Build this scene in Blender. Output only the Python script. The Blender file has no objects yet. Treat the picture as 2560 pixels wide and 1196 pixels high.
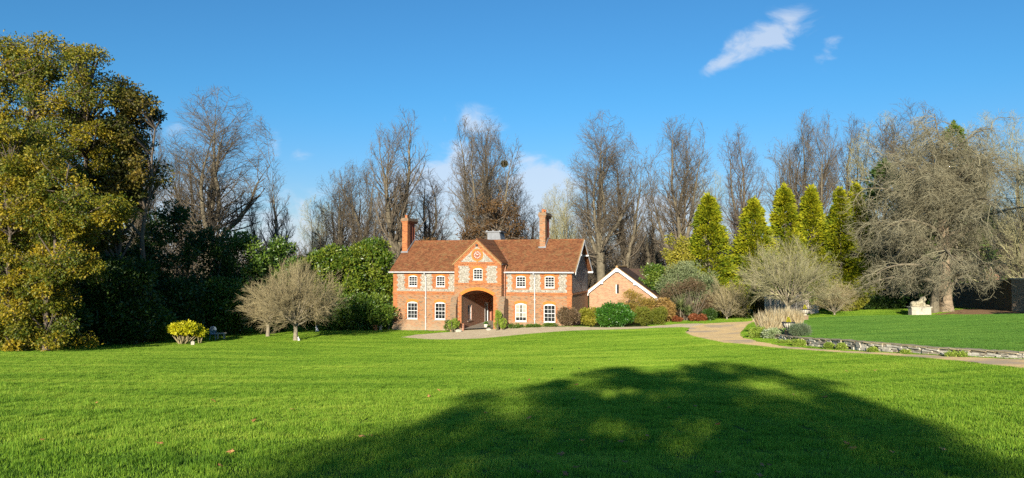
import bpy, math, random
import numpy as np
from mathutils import Vector, Matrix, noise as mnoise

# ---------------------------------------------------------------- camera, sky, sun, exposure
SC = bpy.context.scene
F = 1795.0 / 2560.0
PITCH = math.atan(67 / 1795.0)
CAMZ = 1.6
cam_d = bpy.data.cameras.new('camera')
cam_d.sensor_width = 36.0
cam_d.lens = 36.0 * F
cam_d.clip_start = 0.1
cam_d.clip_end = 3000
cam = bpy.data.objects.new('camera', cam_d)
SC.collection.objects.link(cam)
cam.location = (0, 0, CAMZ)
cam.rotation_euler = (math.pi / 2 + PITCH, 0, 0)
SC.camera = cam

SUN_AZ = math.radians(11.0)      # light travels away from the camera and a little to the right
SUN_EL = math.radians(15.5)
sl = bpy.data.lights.new('sun', 'SUN')
sl.energy = 4.8
sl.angle = math.radians(0.55)
sl.color = (1.0, 0.91, 0.76)
sun = bpy.data.objects.new('sun', sl)
SC.collection.objects.link(sun)
_d = Vector((math.sin(SUN_AZ) * math.cos(SUN_EL), math.cos(SUN_AZ) * math.cos(SUN_EL), -math.sin(SUN_EL)))
sun.rotation_euler = _d.to_track_quat('-Z', 'Y').to_euler()
SC.view_settings.view_transform = 'Standard'
SC.view_settings.look = 'None'
SC.view_settings.exposure = 0.82
SC.view_settings.gamma = 1.0
SC.cycles.max_bounces = 6
SC.cycles.transparent_max_bounces = 8
SC.cycles.use_denoising = False

world = bpy.data.worlds.new('World')
SC.world = world
world.use_nodes = True
SKY_STRENGTH = 0.10


def build_world():
    nt = world.node_tree
    N = nt.nodes
    L = nt.links
    for n in list(N):
        N.remove(n)
    out = N.new('ShaderNodeOutputWorld')
    bg = N.new('ShaderNodeBackground')
    bg.inputs['Strength'].default_value = SKY_STRENGTH
    sky = N.new('ShaderNodeTexSky')
    sky.sky_type = 'NISHITA'
    sky.sun_disc = False
    sky.sun_elevation = SUN_EL
    sky.sun_rotation = math.pi + SUN_AZ
    sky.altitude = 0
    sky.air_density = 1.0
    sky.dust_density = 0.35
    sky.ozone_density = 2.2
    tint = N.new('ShaderNodeMix')
    tint.data_type = 'RGBA'
    tint.blend_type = 'MULTIPLY'
    tint.inputs[0].default_value = 1.0
    tint.inputs[7].default_value = SKY_TINT
    L.new(sky.outputs[0], tint.inputs[6])
    tc = N.new('ShaderNodeTexCoord')
    sx = N.new('ShaderNodeSeparateXYZ')
    L.new(tc.outputs['Generated'], sx.inputs[0])
    el = N.new('ShaderNodeMapRange')
    el.interpolation_type = 'SMOOTHSTEP'
    el.inputs['From Min'].default_value = 0.0
    el.inputs['From Max'].default_value = 0.24
    L.new(sx.outputs[2], el.inputs['Value'])
    tm = N.new('ShaderNodeMix')
    tm.data_type = 'RGBA'
    tm.inputs[6].default_value = SKY_TINT_LOW
    tm.inputs[7].default_value = SKY_TINT
    L.new(el.outputs[0], tm.inputs[0])
    L.new(tm.outputs[2], tint.inputs[7])
    nz = N.new('ShaderNodeTexNoise')
    nz.inputs['Scale'].default_value = 13.0
    nz.inputs['Distortion'].default_value = 0.5
    nz.inputs['Detail'].default_value = 9.0
    nz.inputs['Roughness'].default_value = 0.6
    mp = N.new('ShaderNodeMapping')
    mp.inputs['Scale'].default_value = (1, 1, 1.7)
    L.new(tc.outputs['Generated'], mp.inputs[0])
    L.new(mp.outputs[0], nz.inputs['Vector'])

    def vm(op, a, b=None):
        n = N.new('ShaderNodeVectorMath')
        n.operation = op
        if hasattr(a, 'is_linked'):
            L.new(a, n.inputs[0])
        else:
            n.inputs[0].default_value = a
        if b is not None:
            n.inputs[1].default_value = b
        return n

    def mt(op, a, b=None, clamp=False):
        n = N.new('ShaderNodeMath')
        n.operation = op
        n.use_clamp = clamp
        for i, v in enumerate((a, b)):
            if v is None:
                continue
            if hasattr(v, 'is_linked'):
                L.new(v, n.inputs[i])
            else:
                n.inputs[i].default_value = v
        return n.outputs[0]
    total = None
    # direction (as image-plane slopes), half sizes, tilt in degrees, strength
    for (px, py, rx, ry, tilt, s) in CLOUDS:
        x = (px - 1280) / 1795.
        y = (598 - py) / 1795.
        c0 = Vector((x, math.cos(PITCH) - y * math.sin(PITCH), math.sin(PITCH) + y * math.cos(PITCH))).normalized()
        right = Vector((c0.y, -c0.x, 0)).normalized()
        up = right.cross(c0)
        t = math.radians(tilt)
        ax = right * math.cos(t) + up * math.sin(t)
        ay = -right * math.sin(t) + up * math.cos(t)
        df = vm('SUBTRACT', tc.outputs['Generated'], tuple(c0)).outputs[0]
        a = mt('MULTIPLY', vm('DOT_PRODUCT', df, tuple(ax)).outputs[1], 1795. / rx)
        b = mt('MULTIPLY', vm('DOT_PRODUCT', df, tuple(ay)).outputs[1], 1795. / ry)
        r2 = mt('ADD', mt('MULTIPLY', a, a), mt('MULTIPLY', b, b))
        m = mt('SUBTRACT', 1.0, mt('SQRT', r2), True)
        m = mt('MULTIPLY', m, s)
        total = m if total is None else mt('MAXIMUM', total, m)
    k = mt('ADD', mt('MULTIPLY', total, 1.75), mt('MULTIPLY', mt('SUBTRACT', nz.outputs['Fac'], 0.62), 4.4))
    k = mt('MULTIPLY', mt('ADD', k, 0.0, True), mt('ADD', mt('MULTIPLY', total, 3.0), 0.0, True))
    sm = N.new('ShaderNodeMapRange')
    sm.interpolation_type = 'SMOOTHSTEP'
    sm.inputs['From Max'].default_value = 1.25
    sm.inputs['To Max'].default_value = 0.72
    L.new(k, sm.inputs['Value'])
    mx = N.new('ShaderNodeMix')
    mx.data_type = 'RGBA'
    L.new(sm.outputs[0], mx.inputs[0])
    L.new(tint.outputs[2], mx.inputs[6])
    mx.inputs[7].default_value = CLOUD_COL
    L.new(mx.outputs[2], bg.inputs['Color'])
    L.new(bg.outputs[0], out.inputs[0])


SKY_TINT_LOW = (0.47, 0.52, 0.70, 1)
SKY_TINT = (0.26, 0.61, 0.84, 1)
CLOUD_COL = (4.2, 4.6, 5.25, 1)
CLOUDS = [(1922, 96, 165, 72, 22, 1.0), (1975, 66, 80, 56, -20, .9), (1815, 152, 95, 34, 25, .8), (2070, 125, 50, 60, -30, .6),
          (1205, 310, 130, 60, -8, .85), (1110, 455, 190, 130, 0, 1.5), (1330, 490, 170, 130, -10, 1.5), (1230, 560, 380, 100, 0, 1.3),
          (690, 365, 36, 66, 15, .6), (735, 385, 66, 36, -10, .5), (440, 320, 70, 40, 0, .6), (540, 520, 260, 130, 0, 1.1),
          (900, 560, 340, 110, 0, 1.1), (1650, 560, 380, 120, 0, 1.0), (1280, 690, 2600, 230, 0, 1.1)]
build_world()

# ---------------------------------------------------------------- small helpers
COL = SC.collection


def gx(px, Y):
    return (px - 1280) / 1795.0 * Y


def gz(py, Y):
    y = (598 - py) / 1795.
    c, s = math.cos(PITCH), math.sin(PITCH)
    return CAMZ + Y * (s + c * y) / (c - s * y)


def link(o, parent=None):
    COL.objects.link(o)
    if parent is not None:
        o.parent = parent
    return o


def props(o, label=None, cat=None, group=None, kind=None):
    if label:
        o['label'] = label
    if cat:
        o['category'] = cat
    if group:
        o['group'] = group
    if kind:
        o['kind'] = kind
    return o


def empty(name, loc, rz=0.0, **kw):
    o = bpy.data.objects.new(name, None)
    o.empty_display_size = 0.3
    link(o)
    o.location = loc
    o.rotation_euler = (0, 0, rz)
    return props(o, **kw)


def mesh_np(name, V, Fq, mat, tint=None, smooth=False):
    """V (n,3); Fq (m,k) constant-size faces."""
    V = np.asarray(V, dtype=np.float32)
    Fq = np.asarray(Fq, dtype=np.int32)
    me = bpy.data.meshes.new(name)
    m, k = Fq.shape
    me.vertices.add(len(V))
    me.vertices.foreach_set('co', V.ravel())
    me.loops.add(m * k)
    me.loops.foreach_set('vertex_index', Fq.ravel())
    me.polygons.add(m)
    me.polygons.foreach_set('loop_start', np.arange(0, m * k, k, dtype=np.int32))
    if smooth:
        me.polygons.foreach_set('use_smooth', np.ones(m, dtype=bool))
    me.update(calc_edges=True)
    if tint is not None:
        a = me.attributes.new('tint', 'FLOAT', 'POINT')
        a.data.foreach_set('value', np.asarray(tint, dtype=np.float32))
    if mat is not None:
        me.materials.append(mat)
    return me


def ob(name, me, parent=None, loc=(0, 0, 0), rz=0.0, **kw):
    o = bpy.data.objects.new(name, me)
    link(o, parent)
    o.location = loc
    o.rotation_euler = (0, 0, rz)
    return props(o, **kw)


def copy_thing(src, loc, rz, scale, label, group=None):
    c = src.copy()
    link(c)
    c.location = loc
    c.rotation_euler = (0, 0, rz)
    c.scale = scale
    c['label'] = label
    if group:
        c['group'] = group
    for ch in list(src.children):
        d = ch.copy()
        link(d, c)
        for g in list(ch.children):
            e = g.copy()
            link(e, d)
    return c


class MB:
    """collects polygons for one mesh; materials by slot index"""

    def __init__(s):
        s.v = []
        s.f = []
        s.m = []

    def poly(s, pts, mi=0):
        n = len(s.v)
        s.v += [tuple(p) for p in pts]
        s.f.append(tuple(range(n, n + len(pts))))
        s.m.append(mi)

    def box(s, x0, x1, y0, y1, z0, z1, mi=0):
        n = len(s.v)
        s.v += [(x0, y0, z0), (x1, y0, z0), (x1, y1, z0), (x0, y1, z0), (x0, y0, z1), (x1, y0, z1), (x1, y1, z1), (x0, y1, z1)]
        for f in ((0, 3, 2, 1), (4, 5, 6, 7), (0, 1, 5, 4), (1, 2, 6, 5), (2, 3, 7, 6), (3, 0, 4, 7)):
            s.f.append(tuple(n + i for i in f))
            s.m.append(mi)

    def prism(s, pts, d, mi=0):
        """extrude polygon pts along vector d"""
        n = len(s.v)
        k = len(pts)
        s.v += [tuple(p) for p in pts] + [(p[0] + d[0], p[1] + d[1], p[2] + d[2]) for p in pts]
        s.f.append(tuple(range(n, n + k)))
        s.f.append(tuple(range(n + 2 * k - 1, n + k - 1, -1)))
        s.m += [mi, mi]
        for i in range(k):
            j = (i + 1) % k
            s.f.append((n + i, n + j, n + k + j, n + k + i))
            s.m.append(mi)

    def tube(s, pts, rad, sides=8, mi=0):
        pts = [Vector(p) for p in pts]
        if not hasattr(rad, '__len__'):
            rad = [rad] * len(pts)
        n = len(s.v)
        up = Vector((0, 0, 1))
        for i, p in enumerate(pts):
            d = (pts[min(i + 1, len(pts) - 1)] - pts[max(i - 1, 0)]).normalized()
            a = d.cross(up if abs(d.z) < .95 else Vector((1, 0, 0))).normalized()
            b = d.cross(a)
            for j in range(sides):
                t = 2 * math.pi * j / sides
                q = p + (a * math.cos(t) + b * math.sin(t)) * rad[i]
                s.v.append(tuple(q))
        for i in range(len(pts) - 1):
            for j in range(sides):
                k = (j + 1) % sides
                s.f.append((n + i * sides + j, n + i * sides + k, n + (i + 1) * sides + k, n + (i + 1) * sides + j))
                s.m.append(mi)
        s.f.append(tuple(n + j for j in range(sides)))
        s.f.append(tuple(n + (len(pts) - 1) * sides + j for j in reversed(range(sides))))
        s.m += [mi, mi]

    def lathe(s, prof, c=(0, 0, 0), sides=16, mi=0):
        n = len(s.v)
        for r, z in prof:
            for j in range(sides):
                t = 2 * math.pi * j / sides
                s.v.append((c[0] + r * math.cos(t), c[1] + r * math.sin(t), c[2] + z))
        for i in range(len(prof) - 1):
            for j in range(sides):
                k = (j + 1) % sides
                s.f.append((n + i * sides + j, n + i * sides + k, n + (i + 1) * sides + k, n + (i + 1) * sides + j))
                s.m.append(mi)
        s.f.append(tuple(n + j for j in reversed(range(sides))))
        s.f.append(tuple(n + (len(prof) - 1) * sides + j for j in range(sides)))
        s.m += [mi, mi]

    def build(s, name, mats, parent=None, **kw):
        me = bpy.data.meshes.new(name)
        me.from_pydata(s.v, [], s.f)
        if not isinstance(mats, (list, tuple)):
            mats = [mats]
        for m in mats:
            me.materials.append(m)
        me.polygons.foreach_set('material_index', s.m)
        me.update()
        return ob(name, me, parent, **kw)


# ---------------------------------------------------------------- materials
def new_mat(name):
    m = bpy.data.materials.new(name)
    m.use_nodes = True
    nt = m.node_tree
    for n in list(nt.nodes):
        nt.nodes.remove(n)
    out = nt.nodes.new('ShaderNodeOutputMaterial')
    return m, nt, out


def ramp(nt, stops, fac):
    r = nt.nodes.new('ShaderNodeValToRGB')
    e = r.color_ramp.elements
    while len(e) < len(stops):
        e.new(0.5)
    for i, (p, c) in enumerate(stops):
        e[i].position = p
        e[i].color = (c[0], c[1], c[2], 1)
    nt.links.new(fac, r.inputs[0])
    return r.outputs[0]


def principled(nt, out, col, rough=.8, spec=.3, bump=None, bstr=.3, bdist=.02):
    p = nt.nodes.new('ShaderNodeBsdfPrincipled')
    if hasattr(col, 'is_linked'):
        nt.links.new(col, p.inputs['Base Color'])
    else:
        p.inputs['Base Color'].default_value = (*col, 1)
    p.inputs['Roughness'].default_value = rough
    p.inputs['Specular IOR Level'].default_value = spec
    if bump is not None:
        b = nt.nodes.new('ShaderNodeBump')
        b.inputs['Strength'].default_value = bstr
        b.inputs['Distance'].default_value = bdist
        nt.links.new(bump, b.inputs['Height'])
        nt.links.new(b.outputs[0], p.inputs['Normal'])
    nt.links.new(p.outputs[0], out.inputs[0])
    return p


def noise(nt, scale, detail=4, rough=.6, vec=None, obj=True):
    n = nt.nodes.new('ShaderNodeTexNoise')
    n.inputs['Scale'].default_value = scale
    n.inputs['Detail'].default_value = detail
    n.inputs['Roughness'].default_value = rough
    if vec is None:
        tc = nt.nodes.new('ShaderNodeTexCoord')
        vec = tc.outputs['Object'] if obj else None
        if vec is None:
            g = nt.nodes.new('ShaderNodeNewGeometry')
            vec = g.outputs['Position']
    nt.links.new(vec, n.inputs['Vector'])
    return n.outputs['Fac']


def mixc(nt, fac, a, b, mode='MIX'):
    m = nt.nodes.new('ShaderNodeMix')
    m.data_type = 'RGBA'
    m.blend_type = mode
    for idx, v in ((0, fac), (6, a), (7, b)):
        if hasattr(v, 'is_linked'):
            nt.links.new(v, m.inputs[idx])
        elif idx == 0:
            m.inputs[0].default_value = v
        else:
            m.inputs[idx].default_value = (*v, 1)
    return m.outputs[2]


def simple(name, col, var=.25, scale=3., rough=.8, spec=.3, bstr=.2, bscale=None):
    m, nt, out = new_mat(name)
    f = noise(nt, scale, 5, .65)
    c = ramp(nt, [(.25, [x * (1 - var) for x in col]), (.75, [min(1, x * (1 + var)) for x in col])], f)
    h = noise(nt, bscale or scale * 6, 3)
    principled(nt, out, c, rough, spec, h, bstr)
    return m


def leaf_mat(name, cols, trans=.3, rough=.55, spec=.35, posvar=0.0):
    m, nt, out = new_mat(name)
    at = nt.nodes.new('ShaderNodeAttribute')
    at.attribute_name = 'tint'
    k = len(cols)
    c = ramp(nt, [(i / (k - 1), cc) for i, cc in enumerate(cols)], at.outputs['Fac'])
    p = nt.nodes.new('ShaderNodeBsdfPrincipled')
    nt.links.new(c, p.inputs['Base Color'])
    p.inputs['Roughness'].default_value = rough
    p.inputs['Specular IOR Level'].default_value = spec
    t = nt.nodes.new('ShaderNodeBsdfTranslucent')
    nt.links.new(c, t.inputs['Color'])
    mx = nt.nodes.new('ShaderNodeMixShader')
    mx.inputs[0].default_value = trans
    nt.links.new(p.outputs[0], mx.inputs[1])
    nt.links.new(t.outputs[0], mx.inputs[2])
    nt.links.new(mx.outputs[0], out.inputs[0])
    return m


def brick_mat(name, cols, mortar=(.42, .34, .26), msize=.012, bw=.225, bh=.075, moss=0.0, patch=.5):
    """cols: ramp of brick colours picked per brick"""
    m, nt, out = new_mat(name)
    N, L = nt.nodes, nt.links
    tc = N.new('ShaderNodeTexCoord')
    sp = N.new('ShaderNodeSeparateXYZ')
    L.new(tc.outputs['Object'], sp.inputs[0])
    ad = N.new('ShaderNodeMath')
    ad.operation = 'ADD'
    L.new(sp.outputs[0], ad.inputs[0])
    L.new(sp.outputs[1], ad.inputs[1])
    cb = N.new('ShaderNodeCombineXYZ')
    L.new(ad.outputs[0], cb.inputs[0])
    L.new(sp.outputs[2], cb.inputs[1])
    br = N.new('ShaderNodeTexBrick')
    L.new(cb.outputs[0], br.inputs['Vector'])
    br.inputs['Scale'].default_value = 1.0
    br.inputs['Brick Width'].default_value = bw
    br.inputs['Row Height'].default_value = bh
    br.inputs['Mortar Size'].default_value = msize
    br.inputs['Mortar Smooth'].default_value = .3
    br.inputs['Color1'].default_value = (0, 0, 0, 1)
    br.inputs['Color2'].default_value = (1, 1, 1, 1)
    br.inputs['Mortar'].default_value = (.5, .5, .5, 1)
    big = noise(nt, .9, 4, .6)
    sel = mixc(nt, patch * .5, br.outputs['Color'], big)
    k = len(cols)
    c = ramp(nt, [(i / (k - 1) * .8 + .1, cc) for i, cc in enumerate(cols)], sel)
    fine = noise(nt, 30, 3, .7)
    c = mixc(nt, .35, c, ramp(nt, [(.3, (.55, .5, .45)), (.7, (1.35, 1.3, 1.25))], fine), 'MULTIPLY')
    c = mixc(nt, br.outputs['Fac'], c, mortar)
    if moss:
        mm = N.new('ShaderNodeMapRange')
        mm.inputs['From Min'].default_value = .9
        mm.inputs['From Max'].default_value = 0.0
        L.new(sp.outputs[2], mm.inputs['Value'])
        mul = N.new('ShaderNodeMath')
        mul.operation = 'MULTIPLY'
        L.new(mm.outputs[0], mul.inputs[0])
        L.new(noise(nt, 2.0, 4), mul.inputs[1])
        mul2 = N.new('ShaderNodeMath')
        mul2.operation = 'MULTIPLY'
        L.new(mul.outputs[0], mul2.inputs[0])
        mul2.inputs[1].default_value = moss
        c = mixc(nt, mul2.outputs[0], c, (.36, .31, .22))
    hgt = N.new('ShaderNodeMath')
    hgt.operation = 'SUBTRACT'
    L.new(fine, hgt.inputs[0])
    L.new(br.outputs['Fac'], hgt.inputs[1])
    principled(nt, out, c, .85, .2, hgt.outputs[0], .5, .012)
    return m


def flint_mat(name, dark=False):
    m, nt, out = new_mat(name)
    N, L = nt.nodes, nt.links
    tc = N.new('ShaderNodeTexCoord')
    mp = N.new('ShaderNodeMapping')
    mp.inputs['Scale'].default_value = (1, 1, 1.25)
    L.new(tc.outputs['Object'], mp.inputs[0])
    vo = N.new('ShaderNodeTexVoronoi')
    vo.inputs['Scale'].default_value = 12.5
    L.new(mp.outputs[0], vo.inputs['Vector'])
    ve = N.new('ShaderNodeTexVoronoi')
    ve.feature = 'DISTANCE_TO_EDGE'
    ve.inputs['Scale'].default_value = 12.5
    L.new(mp.outputs[0], ve.inputs['Vector'])
    sp = N.new('ShaderNodeSeparateColor')
    L.new(vo.outputs['Color'], sp.inputs[0])
    if dark:
        cols = [(0, (.06, .06, .07)), (.35, (.10, .10, .11)), (.6, (.17, .17, .17)), (.85, (.34, .33, .31))]
    else:
        cols = [(0, (.13, .12, .11)), (.16, (.25, .225, .18)), (.4, (.32, .285, .225)), (.65, (.39, .36, .30)), (.92, (.50, .48, .43))]
    c = ramp(nt, cols, sp.outputs[0])
    c = mixc(nt, .4, c, ramp(nt, [(.3, (.7, .68, .66)), (.7, (1.25, 1.22, 1.2))], noise(nt, 25, 4, .7)), 'MULTIPLY')
    ef = N.new('ShaderNodeMapRange')
    ef.inputs['From Max'].default_value = .10
    L.new(ve.outputs['Distance'], ef.inputs['Value'])
    c = mixc(nt, ef.outputs[0], (.33, .28, .20) if not dark else (.14, .13, .12), c)
    principled(nt, out, c, .6, .4, ef.outputs[0], .5, .03)
    return m


def tile_mat(name, cols, lichen=.5):
    m, nt, out = new_mat(name)
    N, L = nt.nodes, nt.links
    tc = N.new('ShaderNodeTexCoord')
    sp = N.new('ShaderNodeSeparateXYZ')
    L.new(tc.outputs['Object'], sp.inputs[0])
    ad = N.new('ShaderNodeMath')
    ad.operation = 'ADD'
    L.new(sp.outputs[0], ad.inputs[0])
    L.new(sp.outputs[1], ad.inputs[1])
    cb = N.new('ShaderNodeCombineXYZ')
    L.new(sp.outputs[0], cb.inputs[0])
    L.new(sp.outputs[2], cb.inputs[1])
    br = N.new('ShaderNodeTexBrick')
    L.new(cb.outputs[0], br.inputs['Vector'])
    br.inputs['Scale'].default_value = 1
    br.inputs['Brick Width'].default_value = .17
    br.inputs['Row Height'].default_value = .062
    br.inputs['Mortar Size'].default_value = .007
    br.inputs['Color1'].default_value = (0, 0, 0, 1)
    br.inputs['Color2'].default_value = (1, 1, 1, 1)
    br.inputs['Mortar'].default_value = (0, 0, 0, 1)
    sel = mixc(nt, .55, br.outputs['Color'], noise(nt, 1.1, 6, .7))
    k = len(cols)
    c = ramp(nt, [(.12 + i / (k - 1) * .74, cc) for i, cc in enumerate(cols)], sel)
    c = mixc(nt, .6, c, ramp(nt, [(.3, (.5, .5, .5)), (.7, (1.4, 1.35, 1.3))], noise(nt, 7, 5, .75)), 'MULTIPLY')
    # lichen and moss: blotches of its own shape
    nl = N.new('ShaderNodeMapRange')
    nl.inputs['From Min'].default_value = .50
    nl.inputs['From Max'].default_value = .66
    nl.inputs['To Max'].default_value = lichen
    L.new(noise(nt, 2.3, 7, .75), nl.inputs['Value'])
    c = mixc(nt, nl.outputs[0], c, (.25, .19, .08))
    principled(nt, out, c, .85, .15, br.outputs['Color'], .6, .03)
    return m


def grass_ground_mat():
    m, nt, out = new_mat('lawn_soil_and_turf')
    f = noise(nt, 1.3, 6, .7, obj=False)
    f2 = noise(nt, .12, 3, .6, obj=False)
    s = mixc(nt, .5, f, f2)
    c = ramp(nt, [(.3, (.030, .060, .010)), (.7, (.075, .125, .018))], s)
    principled(nt, out, c, .95, .1, noise(nt, 14, 5, .8, obj=False), .8, .05)
    return m


def blade_mat(name, cols, trans=.35):
    m, nt, out = new_mat(name)
    N, L = nt.nodes, nt.links
    at = N.new('ShaderNodeAttribute')
    at.attribute_name = 'tint'
    g = N.new('ShaderNodeNewGeometry')
    mp = N.new('ShaderNodeMapping')
    mp.inputs['Rotation'].default_value = (0, 0, math.radians(-8))
    mp.inputs['Scale'].default_value = (.35, 1.3, 1)
    L.new(g.outputs['Position'], mp.inputs[0])
    big = noise(nt, .5, 7, .72, vec=mp.outputs[0])
    bc = N.new('ShaderNodeMapRange')
    bc.inputs['From Min'].default_value = .28
    bc.inputs['From Max'].default_value = .72
    L.new(big, bc.inputs['Value'])
    big = bc.outputs[0]
    s = mixc(nt, .55, at.outputs['Fac'], big)
    k = len(cols)
    c = ramp(nt, [(.2 + .6 * i / (k - 1), cc) for i, cc in enumerate(cols)], s)
    d = N.new('ShaderNodeBsdfPrincipled')
    L.new(c, d.inputs['Base Color'])
    d.inputs['Roughness'].default_value = .6
    d.inputs['Specular IOR Level'].default_value = .25
    t = N.new('ShaderNodeBsdfTranslucent')
    L.new(c, t.inputs['Color'])
    mx = N.new('ShaderNodeMixShader')
    mx.inputs[0].default_value = trans
    L.new(d.outputs[0], mx.inputs[1])
    L.new(t.outputs[0], mx.inputs[2])
    L.new(mx.outputs[0], out.inputs[0])
    return m


def gravel_mat(name, cols, track=None):
    m, nt, out = new_mat(name)
    N, L = nt.nodes, nt.links
    g = N.new('ShaderNodeNewGeometry')
    vo = N.new('ShaderNodeTexVoronoi')
    vo.inputs['Scale'].default_value = 38
    L.new(g.outputs['Position'], vo.inputs['Vector'])
    sp = N.new('ShaderNodeSeparateColor')
    L.new(vo.outputs['Color'], sp.inputs[0])
    big = noise(nt, 1.2, 6, .7, obj=False)
    s = mixc(nt, .5, sp.outputs[0], big)
    c = ramp(nt, [(.15 + .7 * i / (len(cols) - 1), cc) for i, cc in enumerate(cols)], s)
    if track:
        tr = N.new('ShaderNodeMapRange')
        tr.inputs['From Min'].default_value = .5
        tr.inputs['From Max'].default_value = .62
        tr.inputs['To Max'].default_value = .95
        L.new(noise(nt, .55, 3, .55, obj=False), tr.inputs['Value'])
        c = mixc(nt, tr.outputs[0], c, track)
    principled(nt, out, c, .95, .1, vo.outputs['Distance'], .12, .01).inputs['Diffuse Roughness'].default_value = 1.0
    return m


M = {}
M['brick_orange'] = brick_mat('orange_brick', [(.24, .060, .020), (.37, .105, .028), (.44, .140, .038), (.48, .175, .055)], mortar=(.36, .24, .14), msize=.009)
M['brick_mixed'] = brick_mat('mixed_stock_brick', [(.09, .045, .03), (.31, .11, .036), (.40, .15, .052), (.24, .15, .09), (.42, .21, .095)], mortar=(.36, .28, .18), moss=.9)
M['brick_jamb'] = brick_mat('passage_brick', [(.20, .07, .04), (.42, .12, .05), (.50, .18, .08), (.30, .16, .10)], mortar=(.42, .34, .26))
M['brick_annex'] = brick_mat('annex_brick', [(.30, .13, .065), (.42, .20, .10), (.48, .26, .14)], mortar=(.44, .36, .26), patch=.3)
M['brick_old'] = brick_mat('weathered_brick', [(.12, .075, .045), (.25, .145, .08), (.31, .17, .085), (.20, .165, .11)], mortar=(.28, .235, .17))
M['rubbed'] = simple('rubbed_orange_brick', (.56, .185, .038), .25, 9, .8, .2)
M['flint'] = flint_mat('flint_and_chalk')
M['flint_shaded'] = flint_mat('shaded_flint', True)  # darker flint tones put the gable end's shade into the colour
M['tile'] = tile_mat('clay_roof_tile', [(.07, .032, .018), (.19, .073, .032), (.30, .118, .050), (.38, .18, .08)])
M['tile_brown'] = tile_mat('brown_roof_tile', [(.05, .035, .03), (.10, .06, .045), (.13, .08, .055)], .25)
M['tile_edge'] = simple('lichened_tile_edge', (.32, .20, .09), .35, 6, .9, .1)
M['white'] = simple('white_paint', (.72, .71, .69), .05, 4, .45, .4, .05)
M['lead'] = simple('grey_lead', (.20, .21, .225), .25, 3, .5, .4)
M['gutter'] = simple('pale_grey_gutter', (.50, .50, .50), .12, 4, .45, .4)
M['dark_iron'] = simple('dark_iron', (.03, .03, .035), .3, 5, .5, .4)
M['stone'] = simple('pale_limestone', (.46, .42, .33), .28, 5, .9, .2, .6)
M['lion'] = simple('weathered_lion_stone', (.40, .35, .24), .4, 6, .95, .1, .9, 14)
M['sill'] = simple('sill_stone', (.36, .31, .24), .2, 6, .9, .2)
M['terracotta'] = simple('terracotta', (.48, .17, .07), .25, 6, .85, .2)
M['shed'] = simple('weathered_grey_boards', (.33, .28, .23), .5, 5, .9, .15, .6)
M['shed_pale'] = simple('bleached_pale_boards', (.55, .49, .41), .35, 5, .9, .15, .6)
M['cap'] = simple('pale_wall_cap', (.48, .38, .26), .25, 3, .9, .1)
M['bark'] = simple('grey_lichened_bark', (.165, .14, .095), .45, 2.2, .95, .1, .5)
M['bark_dark'] = simple('dark_bark', (.13, .105, .08), .4, 2.2, .95, .1, .5)
M['bark_pale'] = simple('pale_grey_bark', (.28, .24, .17), .3, 4, .95, .1, .5)
M['twig'] = simple('brown_twigs', (.150, .122, .088), .4, .6, .9, .1)
M['twig_purple'] = simple('purplish_twigs', (.145, .115, .092), .35, .6, .9, .1)
M['twig_pale'] = simple('lichened_pale_twigs', (.33, .305, .165), .35, .7, .9, .1)
M['twig_tan'] = simple('tan_twigs', (.33, .275, .15), .35, .9, .9, .1)
M['twig_grey'] = simple('silver_grey_twigs', (.275, .25, .16), .4, .8, .9, .1)
M['trunk_big'] = simple('fluted_tan_bark', (.27, .205, .135), .35, 2.5, .95, .1, .9, 10)
M['door'] = simple('plain_red_brown', (.28, .09, .05), .2, 4, .6, .3)
M['dark_door'] = simple('near_black_door', (.02, .02, .022), .2, 4, .4, .4)
M['curtain'] = simple('cream_curtain', (.36, .34, .27), .25, 12, .9, .1)
M['cream'] = simple('cream_pot', (.62, .56, .46), .15, 6, .8, .2)
M['blue_paint'] = simple('pale_blue_paint', (.22, .30, .38), .15, 6, .6, .3)


def glass_mat():
    m, nt, out = new_mat('dark_window_glass')
    f = noise(nt, 2.5, 3)
    c = ramp(nt, [(.4, (.008, .009, .012)), (.7, (.05, .05, .05))], f)
    principled(nt, out, c, .06, .5)
    return m


M['glass'] = glass_mat()
M['ground'] = grass_ground_mat()
M['blade'] = blade_mat('lawn_blades', [(.062, .150, .010), (.160, .315, .018), (.275, .435, .034), (.40, .50, .06)])
M['blade_terrace'] = blade_mat('terrace_lawn_blades', [(.068, .175, .022), (.125, .27, .036), (.20, .35, .05)])
M['gravel'] = gravel_mat('pale_gravel', [(.13, .10, .065), (.26, .21, .14), (.38, .325, .235)])
M['drive'] = gravel_mat('tan_gravel_drive', [(.20, .14, .07), (.31, .225, .115), (.40, .30, .165)], (.19, .155, .115))
M['earth'] = gravel_mat('brown_earth', [(.06, .036, .02), (.11, .068, .035), (.16, .10, .058)])
L_ = {}
L_['lime'] = leaf_mat('autumn_lime_leaves', [(.022, .055, .006), (.080, .118, .010), (.25, .22, .014), (.48, .33, .018)])
L_['brown'] = leaf_mat('brown_autumn_leaves', [(.025, .048, .008), (.085, .090, .013), (.20, .15, .02), (.32, .20, .03)])
L_['oak'] = leaf_mat('russet_leaves', [(.07, .042, .018), (.14, .078, .03), (.22, .125, .045)])
L_['laurel'] = leaf_mat('laurel_leaves', [(.020, .056, .008), (.055, .120, .014), (.13, .20, .024), (.24, .28, .045)], .2, .4, .5)
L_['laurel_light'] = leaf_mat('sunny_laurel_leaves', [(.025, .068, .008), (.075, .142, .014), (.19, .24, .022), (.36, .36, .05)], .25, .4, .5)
L_['dark'] = leaf_mat('dark_evergreen_leaves', [(.016, .040, .008), (.038, .082, .013), (.08, .125, .02)], .15, .45, .4)
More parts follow.
